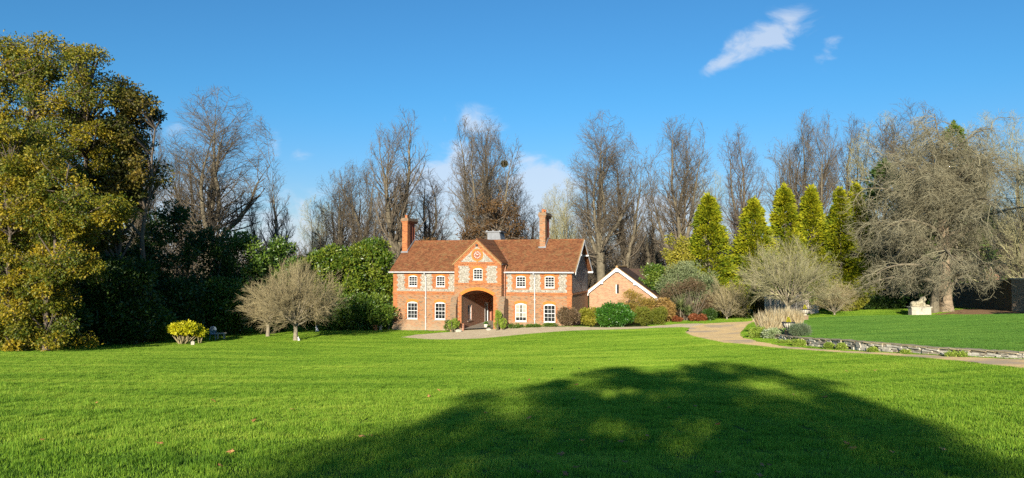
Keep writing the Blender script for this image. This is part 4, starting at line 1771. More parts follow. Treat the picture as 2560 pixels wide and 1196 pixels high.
def lump_field(seed, shape, n, r, Y, dy):
    """lumps inside an outline given in picture units on a depth slab; gives a free-form crown"""
    rng = random.Random(seed)
    out = []
    xs = [p[0] for p in shape]
    ys = [p[1] for p in shape]
    tries = 0
    poly = [(a, b) for a, b in shape]
    while len(out) < n and tries < 9000:
        tries += 1
        px, py = rng.uniform(min(xs), max(xs)), rng.uniform(min(ys), max(ys))
        if not inside(poly, np.array([px]), np.array([py]))[0]:
            continue
        o = rng.uniform(-dy, dy)
        rr = r * rng.uniform(.65, 1.3)
        yy = Y + o
        X, Z = gx(px, Y), gz(py, Y)
        if all((X - q[0]) ** 2 + (yy - q[1]) ** 2 + (Z - q[2]) ** 2 > (.75 * r) ** 2 for q in out):
            out.append((X, yy, Z, rr))
    return out


# crowns of the big trees on the far side of the lawn, left
leafy_tree('autumn_tree', 150, 46, 'tallest autumn tree, gold and green, rising at the left end of the lawn',
           lump_field(3, [(-60, 120), (20, 105), (75, 115), (130, 110), (225, 118), (240, 170), (265, 200), (270, 330), (250, 480), (225, 640), (120, 700), (-60, 700)], 300, .85, 46, 2.8),
           'lime', per=340, size=.155, trunks=((-1.2, -.03), (.8, .03), (-3.6, -.06)), seed=4, trunk_r=.3, flat=.72, tint=(.05, .95))
leafy_tree('autumn_tree', 300, 48, 'darker brown-leaved autumn tree against the right flank of the tallest autumn tree',
           lump_field(8, [(262, 215), (305, 180), (340, 225), (362, 262), (385, 280), (350, 300), (345, 380), (380, 440), (372, 462), (330, 520), (300, 600), (255, 640), (230, 500), (245, 330)], 120, .75, 48, 2.0),
           'brown', per=290, size=.19, trunks=((0, .0), (1.0, .04)), seed=5, tint=(.0, .8), trunk_r=.24, flat=.75)
leafy_tree('autumn_tree', 60, 39.5, 'low spreading autumn tree with yellow-green leaves sweeping down to the lawn edge',
           lump_field(12, [(-60, 330), (60, 300), (150, 430), (235, 470), (330, 520), (300, 560), (180, 590), (230, 640), (285, 665), (180, 700), (150, 770), (215, 800), (205, 868), (-60, 884)], 225, .75, 39.5, 1.5),
           'lime', per=430, size=.15, trunks=((-.8, .01), (1.4, .04)), seed=6, tint=(.2, 1.0), trunk_r=.16, limb_r=.06, flat=.7)

# thicket behind them, lying in their shade
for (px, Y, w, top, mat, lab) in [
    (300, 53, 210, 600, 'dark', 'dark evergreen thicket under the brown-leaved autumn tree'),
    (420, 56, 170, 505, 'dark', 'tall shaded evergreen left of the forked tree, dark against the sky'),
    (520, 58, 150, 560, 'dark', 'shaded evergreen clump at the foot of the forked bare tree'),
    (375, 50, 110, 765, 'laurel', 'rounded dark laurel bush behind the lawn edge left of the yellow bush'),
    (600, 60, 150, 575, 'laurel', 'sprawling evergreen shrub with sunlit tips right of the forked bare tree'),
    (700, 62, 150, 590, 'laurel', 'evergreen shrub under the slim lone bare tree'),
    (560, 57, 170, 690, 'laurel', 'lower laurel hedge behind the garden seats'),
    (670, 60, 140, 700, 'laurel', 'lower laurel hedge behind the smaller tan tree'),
    (270, 46.2, 130, 640, 'dark', 'evergreen darkened to look shaded, filling the gap under the brown-leaved autumn tree'),  # this bush and the next: shade is put into the dark leaf colour
    (330, 46.9, 120, 640, 'dark', 'evergreen darkened to look shaded, right of the trunk of the brown-leaved autumn tree'),
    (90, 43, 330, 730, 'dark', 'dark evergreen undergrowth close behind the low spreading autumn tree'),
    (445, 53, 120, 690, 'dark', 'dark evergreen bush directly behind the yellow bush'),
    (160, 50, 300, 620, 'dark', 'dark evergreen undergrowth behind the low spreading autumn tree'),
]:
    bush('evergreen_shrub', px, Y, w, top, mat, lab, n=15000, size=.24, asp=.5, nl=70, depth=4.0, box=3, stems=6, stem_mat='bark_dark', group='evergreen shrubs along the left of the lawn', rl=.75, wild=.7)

# tall laurel hedge beside the house
for (px, Y, w, top, lab) in [
    (835, 66.5, 150, 612, 'tall yellow-green laurel behind the round tan tree'),
    (925, 69, 150, 592, 'tallest sunlit laurel, against the left end of the gatehouse'),
    (770, 65, 110, 640, 'shadier laurel left of the tall sunlit ones'),
]:
    bush('laurel', px, Y, w, top, 'laurel_light', lab, n=26000, size=.26, asp=.5, nl=110, depth=4.0, box=4, rl=.8, stems=5, group='tall laurels left of the gatehouse', wild=.6)
bush('laurel', 860, 64.3, 260, 735, 'laurel', 'low dark green laurel hedge at the foot of the tall laurels', n=22000, size=.22, nl=90, depth=2.4, box=4, rl=.6, group='tall laurels left of the gatehouse')


# ---- dome-shaped bare trees
def dome_tree(name, px, Y, base, top, wpx, label, seed, twig='twig_tan', bark='bark_pale', trunk_h=1.1, first=11, chs=(11, 7, 7), low=.25, r=.13, group=None, upw=.02):
    x = gx(px, Y)
    z = H(x, Y)
    h = gz(top, Y) - z
    W = wpx / 1795 * Y
    lev = [dict(n=7, w=.07, up=upw, ch=chs[0], t0=.22, ang=30, ratio=.5, fall=.5, rr=.5, taper=.85, rmin=.05),
           dict(n=5, w=.12, up=upw, ch=chs[1], t0=.2, ang=30, ratio=.52, fall=.4, rr=.55, rmin=.018),
           dict(n=3, w=.14, up=.03, ch=chs[2], t0=.1, ang=30, ratio=.62, fall=.4, rr=.6, rmin=.010),
           dict(n=2, w=.18, up=.04, ch=0, ang=35, ratio=.5, rmin=.0065)]
    g = Grow(seed, lev)
    R = g.r
    for k in range(first * 3):
        a = 2 * math.pi * (k * .381966)
        el = math.asin(low + (1 - low) * ((k + .5) / (first * 3)))
        d = (math.cos(a) * math.cos(el), math.sin(a) * math.cos(el), math.sin(el))
        L = 3.0 * R.uniform(.8, 1.05)
        g.branch((0, 0, trunk_h * R.uniform(.85, 1.1)), d, L, r * .55, 0)
    S = g.segs
    trunk = [(0, 0, -.2, .02, 0, trunk_h * .5, r * 1.5, r * 1.15), (.02, 0, trunk_h * .5, 0, 0, trunk_h * 1.05, r * 1.15, r)]
    A = np.concatenate([np.asarray(q) for q in S if len(q)])
    e_ = np.abs(np.concatenate([A[:, 3], A[:, 4]]))
    sx = W / 2 / np.percentile(e_, 97.5)
    sz = (h - trunk_h) / (np.percentile(A[:, 5], 98.5) - trunk_h)
    for q in range(4):
        S[q] = np.asarray(S[q])
        S[q][:, [0, 1, 3, 4]] *= sx
        for c in (2, 5):
            S[q][:, c] = trunk_h + (S[q][:, c] - trunk_h) * sz
    e = empty(name, (x, Y, z), 0, label=label, cat='tree', group=group)
    ob('trunk', tubes_mesh('trunk', np.concatenate([np.array(trunk), S[0]]), 6, M[bark]), e)
    ob('crown', tubes_mesh('crown', np.concatenate([S[1], S[2], S[3]]), 3, M[twig]), e)
    return e


dome_tree('round_bare_tree', 741, 52, 850, 664, 222, 'round-headed tan bare tree on a straight short trunk, left of the gatehouse', 31, first=11, low=.30, chs=(11, 7, 6), trunk_h=1.25)
dome_tree('round_bare_tree', 672, 55, 840, 735, 150, 'smaller round bare tree leaning behind the larger round-headed tan one', 32, first=7, r=.12, chs=(9, 6, 7))
dome_tree('round_bare_tree', 1968, 57, 790, 606, 218, 'wide pale lichened bare tree spreading over the timber shed', 33, twig='twig_pale', first=10, trunk_h=1.5, r=.16, low=.32, chs=(9, 7, 6))


dome_tree('bare_shrub', 1815, 64.5, 800, 706, 108, 'straw-coloured bare shrub on the grass before the second golden conifer', 41, twig='twig_tan', first=9, trunk_h=.25, low=.40, r=.07, chs=(8, 6, 5))
dome_tree('bare_shrub', 2083, 62.0, 790, 704, 104, 'straw-coloured bare shrub right of the timber shed', 42, twig='twig_tan', first=9, trunk_h=.25, low=.40, r=.07, chs=(8, 6, 5))
# ---- the great drooping tree
def drooping_tree():
    px, Y = 2362, 62
    x = gx(px, Y)
    z = H(x, Y)
    Ht = gz(268, Y) - z
    rngp = random.Random(77)
    lev = [dict(n=10, w=.10, up=lambda t: .10 - .40 * t, ch=14, t0=.14, ang=55, ratio=.42, fall=.25, rr=.40, taper=.80, rmin=.1),
           dict(n=7, w=.17, up=-.30, ch=9, t0=.1, ang=45, ratio=.5, fall=.3, rr=.5, rmin=.035),
           dict(n=5, w=.22, up=-.16, ch=6, t0=.1, ang=45, ratio=.6, fall=.3, rr=.6, rmin=.017),
           dict(n=3, w=.30, up=.02, ch=0, ang=40, ratio=.5, rmin=.011)]
    g = Grow(78, lev)
    zs = [2.3 + (Ht - 5.0) * (k / 33.) ** 1.0 for k in range(34)]
    for k, zz in enumerate(zs):
        a = k * 2.39996
        t = k / 33.
        el = .15 + .9 * t
        # wide at the bottom, rounded at the top; stretched toward the lawn side
        L = (7.6 if t < .65 else 7.6 - 3.2 * (t - .65) / .35) * rngp.uniform(.75, 1.08)
        if math.cos(a) > .1 and t < .35:
            L *= .55
            el += .25
        d = (math.cos(a) * math.cos(el), math.sin(a) * math.cos(el), math.sin(el))
        g.branch((d[0] * .2, d[1] * .2, zz), d, L, .2 * (1 - t * .45), 0)
    for k in range(14):   # upper leaders
        a = k * 2.4
        q_ = .25 + .5 * (k % 3) / 2
        g.branch((0, 0, Ht * .5), (math.cos(a) * q_, math.sin(a) * q_, 1), Ht * .42, .15, 0)
    S = [np.asarray(q) for q in g.segs[:4]]
    A = np.concatenate(S)
    zc = Ht / A[:, 5].max()
    wid = 13.6 / 2 / np.percentile(np.abs(A[:, 3]), 98.8)
    for q in S:
        q[:, [2, 5]] *= zc
        q[:, [0, 1, 3, 4]] *= wid
    rq = np.random.default_rng(4)
    for q in range(4):
        A = S[q]
        zmin = 1.25 + np.clip(A[:, 3] + 1.0, 0, 2.2) * .75 + rq.normal(size=len(A)) * .22
        S[q] = A[(np.minimum(A[:, 5], A[:, 2]) > zmin) | ((np.hypot(A[:, 3], A[:, 4]) < 2.2) & (q == 0))]
    e = empty('drooping_tree', (x, Y, z), 0, label='huge grey bare tree with drooping tangled twigs and a thick fluted trunk', cat='tree')
    tr = []
    p = np.array([0, 0, -.3])
    rad = [.72, .52, .47, .44, .50, .40, .30, .2, .1]
    for i in range(8):
        q = p + np.array([.06 * math.sin(i * 1.7), .03, (1.2, 1.3, 1.6, 1.8, 1.8, 1.8, 1.8, 1.8)[i]])
        tr.append((*p, *q, rad[i], rad[i + 1]))
        p = q
    trunk = tubes_mesh('trunk', tr, 14, M['trunk_big'])
    V = np.zeros(len(trunk.vertices) * 3)
    trunk.vertices.foreach_get('co', V)
    V = V.reshape(-1, 3)
    ang = np.arctan2(V[:, 1], V[:, 0])
    k = 1 + .12 * np.sin(ang * 5 + 1) * np.clip(1.5 - V[:, 2] / 4, .2, 1)
    V[:, :2] *= k[:, None]
    trunk.vertices.foreach_set('co', V.ravel())
    ob('trunk', trunk, e)
    ob('limb', tubes_mesh('limb', np.concatenate([S[0], S[1][S[1][:, 6] > .045]]), 6, M['bark']), e)
    ob('crown', tubes_mesh('crown', np.concatenate([S[1][S[1][:, 6] <= .045], S[2], S[3]]), 3, M['twig_grey']), e)
    bole = MB()
    bole.tube([(-.95, .1, -.3), (-.9, .1, .8), (-.7, .2, 1.7), (-.45, .2, 2.6)], [.42, .34, .30, .16], 10)
    bole.build('bole', M['bark'], e)
    return e


drooping_tree()

# russet tree behind the clock gable
leafy_tree('russet_tree', 1235, 78, 'russet brown-leaved tree behind the clock gable and lead housing',
           lump_field(21, [(1165, 545), (1200, 505), (1240, 495), (1290, 510), (1318, 560), (1320, 610), (1150, 612)], 50, .8, 78, 2.4), 'oak', per=130, size=.22, seed=8, flat=.8)
bush('russet_shrub', 1075, 88, 110, 590, 'oak', 'russet hedge top showing over the main roof between chimney and gable', n=5000, size=.3, nl=30, depth=4, stems=5)
leafy_tree('yellow_tree', 1688, 69, 'small weeping yellow-leaved tree left of the first golden conifer',
           lump_field(22, [(1668, 640), (1672, 600), (1690, 588), (1712, 605), (1716, 640), (1712, 680), (1675, 680)], 20, .55, 69, 1.0), 'yellowgreen', per=230, size=.2, seed=9, trunk_r=.1, limb_r=.05, flat=1.2, tint=(.5, 1))

# ---- shrubs right of the house
bush('shrub', 1420, 60.6, 62, 764, 'mauve', 'dull purple-brown shrub under the last ground-floor window', n=7000, size=.13, nl=30, depth=1.6, rl=.35, up=.6)
bush('shrub', 1476, 61.0, 64, 768, 'yellowgreen', 'loose yellow-green shrub between the purple-brown one and the big green one', n=7500, size=.13, nl=32, depth=1.6, rl=.35, up=.6)
bush('shrub', 1534, 60.6, 106, 755, 'green', 'large glossy bright green bush in front of the outbuilding', n=13000, size=.17, nl=60, depth=2.4, rl=.42, box=2.2)
bush('clipped_bush', 1607, 60.7, 52, 765, 'box', 'left olive clipped ball of the pair at the gravel bend', n=9000, size=.07, nl=60, depth=1.7, rl=.24, box=2.6, wild=.35, group='pair of clipped balls by the gravel')
bush('clipped_bush', 1648, 61.0, 50, 765, 'box', 'right olive clipped ball of the pair at the gravel bend', n=9000, size=.07, nl=60, depth=1.7, rl=.24, box=2.6, wild=.35, group='pair of clipped balls by the gravel')
bush('shrub', 1590, 63.5, 110, 722, 'tawny', 'twiggy straw and green shrub against the right side of the outbuilding gable', n=8000, size=.18, asp=.22, nl=34, depth=2, rl=.5, up=1.2, tint=(.0, .6))
bush('shrub', 1650, 63.8, 75, 742, 'orangebrown', 'copper-leaved shrub behind the clipped balls', n=7000, size=.16, nl=34, depth=1.8, rl=.42)
bush('shrub', 1722, 67.5, 165, 648, 'greygreen', 'large grey-green rounded shrub with brown lower branches under the first golden conifer', n=22000, size=.17, asp=.4, nl=90, depth=4.0, rl=.75, up=.5, stems=12, stem_mat='twig')
bush('shrub', 1722, 65.3, 165, 694, 'mauve', 'brown twiggy lower shrub with a few red leaves beside the strap-leaved plant', n=9000, size=.15, asp=.25, nl=50, depth=2, rl=.5, up=.6, stems=30, stem_mat='twig')
bush('red_plant', 1742, 63.3, 52, 786, 'red', 'low russet red plants at the foot of the brown shrub', n=2500, size=.14, nl=18, depth=1.0, rl=.22)
bush('red_plant', 1690, 63.3, 26, 790, 'red', 'small patch of russet plants left of the strap-leaved plant', n=1100, size=.14, nl=10, depth=.8, rl=.18)
bush('shrub', 1772, 63.6, 40, 770, 'dark', 'small dark green shrub right of the red plants', n=2500, size=.14, nl=18, depth=1.0, rl=.3)
bush('shrub', 1640, 70, 110, 655, 'laurel', 'dark green laurel behind the outbuilding roof', n=8000, size=.22, nl=40, depth=3, rl=.7)
bush('shrub', 2235, 70, 240, 738, 'dark', 'dark yew hedge in the shade behind the lion statue', n=16000, size=.2, nl=80, depth=2, rl=.6, box=4)
bush('shrub', 1850, 70, 150, 730, 'yellowgreen', 'low yellow-green shrubs behind the fan-shaped shrub', n=9000, size=.2, nl=50, depth=2, rl=.5, tint=(0, .5))
bush('shrub', 2115, 68, 120, 728, 'yellowgreen', 'low yellow-green shrub right of the timber shed', n=8000, size=.2, nl=44, depth=2, rl=.5, tint=(0, .5))
bush('shrub', 1960, 72, 160, 700, 'laurel', 'green shrub behind the timber shed roof', n=8000, size=.2, nl=50, depth=2, rl=.6)
bush('yellow_bush', 463, 48, 74, 806, 'yellow', 'bright yellow umbrella-shaped bush on a bundle of pale stems', n=9000, size=.15, asp=.55, nl=60, depth=1.9, rl=.24, z0=.46, stems=40, stem_mat='twig_tan', stemh=.62, up=-.2)
bush('yellow_bush', 503, 48.6, 34, 812, 'yellow', 'smaller yellow-leaved side growth joined to the umbrella-shaped bush', n=1500, size=.16, asp=.5, nl=16, depth=1.0, rl=.2, z0=.35, stems=8, stem_mat='twig_tan', stemh=.6)


# ---- strap-leaved plants
def strap_plant(name, px, Y, top, label, n=260, L=1.0, trunk=.0, seed=1, droop=1.0, parent_y=None):
    rng = np.random.default_rng(seed)
    x = gx(px, Y)
    z = H(x, Y)
    h = gz(top, Y) - z
    e = empty(name, (x, Y, z), 0, label=label, cat='plant')
    V, T = [], []
    c = np.array([0, 0, max(.1, h - L * .75)])
    for i in range(n):
        a = rng.random() * 6.28
        el = rng.uniform(-.1, 1.4)
        d = np.array([math.cos(a) * math.cos(el), math.sin(a) * math.cos(el), math.sin(el)])
        s = np.cross(d, [0, 0, 1.])
        s /= np.linalg.norm(s) + 1e-6
        l = L * rng.uniform(.7, 1.05)
        p = c.copy()
        w = .028
        for k in range(4):
            q = p + d * l / 4
            w2 = w * (.9, .8, .6, .1)[k]
            V += [p - s * w, p + s * w, q + s * w2, q - s * w2]
            T += [rng.random()] * 4
            d = d + np.array([0, 0, -.28 * droop])
            d /= np.linalg.norm(d)
            p, w = q, w2
    me = mesh_np('leaf_rosette', np.array(V), np.arange(len(V)).reshape(-1, 4), L_['reed'], T)
    ob('leaf_rosette', me, e)
    ob('stem', tubes_mesh('stem', [(0, 0, -.2, 0, 0, c[2], .09, .07)], 7, M['bark']), e)
    return e


strap_plant('cabbage_palm', 1700, 64, 746, 'spiky strap-leaved plant between the clipped balls and the red plants', n=300, L=1.1)
strap_plant('cabbage_palm', 1722, 64.2, 762, 'smaller spiky strap-leaved plant nearest the red plants', n=200, L=.9, seed=2)
strap_plant('cabbage_palm', 973, 65.6, 752, 'strap-leaved palm tucked against the left corner of the gatehouse', n=260, L=1.3, seed=3, droop=1.3)


# ---- ornamental grasses
def plume_clump(px, Y, wpx, top, label, n=1500, seed=1):
    rng = np.random.default_rng(seed)
    x = gx(px, Y)
    z = H(x, Y)
    h = gz(top, Y) - z
    W = wpx / 1795 * Y
    a = rng.random(n) * 6.28
    r = np.sqrt(rng.random(n)) * W * .22
    P = np.stack([np.cos(a) * r, np.sin(a) * r, rng.random(n) * h * .35], 1)
    D = np.stack([np.cos(a) * .35 * rng.random(n), np.sin(a) * .35 * rng.random(n), np.ones(n)], 1) + rng.normal(size=(n, 3)) * .12
    P[:, 2] *= rng.uniform(.3, 1.0, n)
    return leaves('ornamental_grass', P, D, rng.random(n), h * .66, .035, L_['straw'], rng, loc=(x, Y, z), label=label, cat='ornamental grass', group='straw-coloured plume grasses above the dry stone wall')


for i, (px, Y, w, top, lab) in enumerate([
    (1906, 46.0, 50, 776, 'plume grass clump nearest the driveway bend'), (1932, 45.0, 52, 770, 'tallest plume grass clump behind the ribbed planter'),
    (1955, 47.5, 50, 768, 'plume grass clump below the timber shed'), (1990, 48, 44, 772, 'plume grass clump below the second ribbed planter'),
    (1920, 43.4, 44, 790, 'low plume grass clump above the variegated plants'), (1975, 49.5, 40, 770, 'plume grass clump at the foot of the wide pale bare tree')]):
    plume_clump(px, Y, w, top, lab, seed=i, n=1000)
bush('shrub', 1893, 42.6, 46, 818, 'fern', 'light green leafy plants spilling on to the driveway edge', n=2600, size=.09, nl=22, depth=1.2, rl=.2)
bush('shrub', 1932, 41.6, 56, 820, 'whiteflower', 'white-variegated shrub trailing over the end of the dry stone wall', n=4200, size=.08, nl=30, depth=1.2, rl=.22)
bush('lavender_bush', 2000, 38.9, 56, 812, 'lavender', 'grey-green lavender bush right of the ribbed planter', n=6000, size=.16, asp=.1, nl=30, depth=1.0, rl=.25, up=.9)
for i, (px, Y, w, top, lab) in enumerate([(1992, 36.3, 44, 848, 'largest green cushion plant against the dry stone wall'), (2069, 33.2, 24, 857, 'left one of two small cushion plants midway along the dry stone wall'),
                                          (2100, 32.2, 22, 858, 'right one of two small cushion plants midway along the dry stone wall'), (2385, 25.7, 56, 884, 'flat grassy cushion at the near part of the dry stone wall'),
                                          (1958, 38.4, 40, 852, 'low green cushion at the left end of the dry stone wall'),
                                          (2180, 30.0, 34, 873, 'thin grassy tuft at the foot of the middle of the dry stone wall'), (2262, 28.2, 30, 880, 'thin grassy tuft between the middle tuft and the flat grassy cushion')]):
    bush('cushion_plant', px, Y, w, top, 'fern', lab, cat='plant', n=2600, size=.06, nl=26, depth=.55, rl=.13, group='green cushion plants at the foot of the stone wall', tuck=.02)

# climbers beside the arch
for i, (px, Y, w, top, lab) in enumerate([(1134, 61.7, 36, 786, 'pale green climbing plant left of the carriage arch'), (1244, 60.4, 24, 766, 'tall pointed pale green climber on the right buttress'),
                                          (1258, 60.3, 20, 792, 'second climber at the right foot of the right buttress')]):
    bush('climber', px, Y, w, top, 'fern', lab, cat='plant', n=2600, size=.10, nl=26, depth=.5, rl=.16, up=.8, box=1.2, seed=i, stems=6)
bush('shrub', 1120, 62.2, 20, 798, 'laurel', 'small dark plant left of the pale climber', n=700, size=.10, nl=10, depth=.4, rl=.15)
for i, (px, w, top) in enumerate([(1290, 44, 808), (1335, 48, 811), (1378, 44, 808)]):
    bush('border_plant', px, 60.6 - i * .25, w, top, 'laurel', ('low green border plants nearest the buttress', 'low green border plants beside the second downpipe', 'low border plants below the last ground-floor window')[i],
         cat='plant', n=1500, size=.09, nl=18, depth=.5, rl=.14, group='border plants at the foot of the right wing')

# ---- woodland beyond (a brown mass of far trees)
def far_wood():
    rng = np.random.default_rng(9)
    g = Grow(40, [dict(n=4, w=.10, up=.10, ch=7, t0=.1, ang=40, ratio=.4, fall=.5, rr=.5, rmin=.08),
                  dict(n=3, w=.15, up=.1, ch=4, t0=.2, ang=40, ratio=.5, fall=.4, rr=.6, rmin=.05),
                  dict(n=2, w=.18, up=.06, ch=0, ang=38, ratio=.5, rmin=.035)])
    R = g.r
    rows = []
    def band(px0, px1, top0, top1, n, Y0, Y1):
        for i in range(n):
            px = R.uniform(px0, px1)
            Y = R.uniform(Y0, Y1)
            t = (px - px0) / (px1 - px0)
            h = gz((top0 + (top1 - top0) * t) + R.gauss(0, 9), Y) + 3.8
            rows.append((gx(px, Y), Y, h))
    band(1440, 1760, 612, 590, 80, 112, 150)
    band(1760, 2300, 600, 560, 90, 112, 150)
    band(560, 1000, 618, 612, 60, 120, 150)
    band(60, 560, 560, 590, 70, 85, 120)
    band(2300, 2620, 540, 540, 70, 95, 130)
    for (x, y, h) in rows:
        for k in range(4):
            a = R.random() * 6.28
            t = R.uniform(.05, .3)
            g.branch((x, y, -4), (math.cos(a) * t, math.sin(a) * t, 1), h * R.uniform(.75, 1), .10, 0)
    S = np.concatenate([np.asarray(q) for q in g.segs[:3] if len(q)])
    me = tubes_mesh('far_woodland', S, 3, M['twig'])
    ob('far_woodland', me, kind='stuff')


far_wood()

# ---- trees outside the view whose shade falls into it
def shade_tree(name, lumps, x, y, label, mat, per, size=.2, trunk_r=.3, **k):
    return leafy_tree(name, 0, y, label, lumps, mat, per=per, size=size, x=x, trunk_r=trunk_r, limb_r=.12, **k)


def sheared(seed, n, x0, z0, z1, shear, y, rx, ry, rl):
    R = random.Random(seed)
    out = []
    for i in range(n):
        while True:
            a, b, c = R.uniform(-1, 1), R.uniform(-1, 1), R.uniform(-1, 1)
            if a * a + b * b + c * c < 1 and (a * a + b * b + c * c > .2):
                break
        z = (z0 + z1) / 2 + c * (z1 - z0) / 2
        out.append((x0 + a * rx + shear * (z - z0), y + b * ry, z, rl * R.uniform(.7, 1.3)))
    return out


shade_tree('shade_tree', sheared(5, 150, -5.1, 5.6, 11.3, .45, -20, 4.3, 3.0, .58), -4.0, -20, 'spreading tree behind the photographer whose shade lies on the lawn', 'lime', 185, .16)
shade_tree('shade_tree', sheared(6, 90, 40, 1.5, 16, .0, 38, 5.2, 4, 1.3), 40, 38, 'dense tree off the right side whose shade covers the garden wall', 'dark', 620, .34)

# ---------------------------------------------------------------- garden walls and ornaments
def dry_stone_wall():
    line = pts2([(1935, 41.9), (1957, 40.4), (2010, 36.7), (2085, 33.7), (2160, 30.75), (2240, 29.0), (2319, 27.3), (2440, 25.4), (2560, 23.8)]) + [(19.3, 20), (20.8, 12)]
    R = empty('dry_stone_wall', (line[0][0], line[0][1], H(*line[0]) - .1), 0, label='low curving dry stone retaining wall along the terrace lawn', cat='wall')
    ox, oy, oz = R.location
    rng = random.Random(4)
    mb, cp = MB(), MB()
    d = 0
    seg = []
    for (a, b) in zip(line, line[1:]):
        n = max(1, int(math.dist(a, b) / .12))
        for i in range(n):
            t = i / n
            seg.append((a[0] + (b[0] - a[0]) * t, a[1] + (b[1] - a[1]) * t))
    seg.append(line[-1])
    cum = [0]
    for a, b in zip(seg, seg[1:]):
        cum.append(cum[-1] + math.dist(a, b))

    def at(s):
        s = max(0, min(cum[-1] - 1e-3, s))
        i = int(np.searchsorted(cum, s)) - 1
        i = max(0, min(len(seg) - 2, i))
        t = (s - cum[i]) / (cum[i + 1] - cum[i])
        a, b = seg[i], seg[i + 1]
        return a[0] + (b[0] - a[0]) * t, a[1] + (b[1] - a[1]) * t, (b[0] - a[0], b[1] - a[1])

    def stone(m, s0, s1, z0, z1, front, back, mi=0):
        x0, y0, _ = at(s0)
        x1, y1, _ = at(s1)
        dx, dy = x1 - x0, y1 - y0
        l = math.hypot(dx, dy) + 1e-6
        nx, ny = dy / l, -dx / l      # to the outer side
        if nx * (0 - x0) + ny * (0 - y0) < 0:
            nx, ny = -nx, -ny
        v = []
        for (x, y) in ((x0, y0), (x1, y1)):
            for o in (front, -back):
                for z in (z0, z1):
                    j = rng.uniform(-.012, .012)
                    v.append((x + nx * (o + j) - ox, y + ny * (o + j) - oy, z + rng.uniform(-.01, .01) - oz))
        n = len(m.v)
        m.v += v
        for f in ((0, 1, 3, 2), (4, 6, 7, 5), (0, 4, 5, 1), (2, 3, 7, 6), (1, 5, 7, 3), (0, 2, 6, 4)):
            m.f.append(tuple(n + i for i in f))
            m.m.append(mi)
    s = 0
    courses = 4
    for c in range(courses):
        s = rng.random() * .2
        while s < cum[-1] - .3:
            L = rng.uniform(.18, .6)
            x, y, _ = at(s + L / 2)
            zt = float(_tf(x, y)[0]) + .0
            zb = float(ground_h(x, y)[0]) - .06
            hh = (zt - zb) / courses
            if rng.random() < .93:
                stone(mb, s + .008, s + L - .008, zb + hh * c + .004, zb + hh * (c + 1) - .008, rng.uniform(.12, .22), .1, rng.choice((0, 0, 1)))
            s += L
    s = 0
    while s < cum[-1] - .4:
        L = rng.uniform(.35, .8)
        x, y, _ = at(s + L / 2)
        zt = float(_tf(x, y)[0])
        stone(cp, s + .005, s + L - .005, zt - .012, zt + rng.uniform(.02, .05), rng.uniform(.2, .26), .2, 0)
        s += L
    w = mb.build('stone_course', [M['stone_a'], M['stone_b']], R)
    cp.build('coping', M['coping'], R)


M['stone_a'] = simple('grey_white_wall_stone', (.52, .48, .39), .4, 5, .9, .15, .6, 18)
M['stone_b'] = simple('darker_wall_stone', (.36, .31, .23), .4, 5, .9, .15, .6, 18)
M['coping'] = simple('sandy_coping_stone', (.42, .34, .21), .4, 4, .9, .15, .5, 18)
dry_stone_wall()


def ribbed_planter(px, Y, label, s=1.0, base=None, ped=.35):
    x = gx(px, Y)
    z = H(x, Y) - .03
    R = empty('ribbed_planter', (x, Y, z), 0, label=label, cat='planter', group='ribbed urn planters on the terrace')
    b = MB()
    b.box(-.16 * s, .16 * s, -.16 * s, .16 * s, 0, ped)
    b.box(-.21 * s, .21 * s, -.21 * s, .21 * s, ped, ped + .05)
    b.build('pedestal', M['brick_old'], R)
    b = MB()
    b.lathe([(.12 * s, 0), (.14 * s, .05 * s), (.08 * s, .09 * s), (.22 * s, .14 * s), (.29 * s, .26 * s), (.32 * s, .38 * s), (.30 * s, .40 * s)], (0, 0, ped + .05), 24)
    b.build('bowl', M['cream'], R)
    for i in range(16):
        t = 2 * math.pi * i / 16
        r = MB()
        r.tube([(math.cos(t) * q * s, math.sin(t) * q * s, ped + .05 + zz * s) for q, zz in ((.10, .09), (.235, .14), (.305, .26), (.335, .385))], .017 * s, 5)
        r.build('rib', M['dark_iron'], R)
    r = MB()
    r.lathe([(.33 * s, 0), (.37 * s, .01), (.37 * s, .05), (.31 * s, .055)], (0, 0, ped + .05 + .375 * s), 24)
    r.build('rim', M['dark_iron'], R)
    rng = np.random.default_rng(1)
    n = 500
    a = rng.random(n) * 6.28
    t = rng.random(n)
    P = np.stack([np.cos(a) * .11 * s * (1 - t), np.sin(a) * .11 * s * (1 - t), ped + .05 + .4 * s + t * .28 * s], 1)
    D = np.stack([np.cos(a), np.sin(a), np.full(n, .9)], 1)
    leaves('plant', P, D, rng.random(n), .06, .35, L_['yellow'], rng, R)
    return R


ribbed_planter(1968.5, 40.3, 'ribbed cream urn planter with a tiny golden conifer, nearest the dry stone wall', 1.0, ped=.30)
ribbed_planter(2010, 55.5, 'second ribbed cream urn planter, in front of the pale end of the timber shed', 1.15, ped=.34)


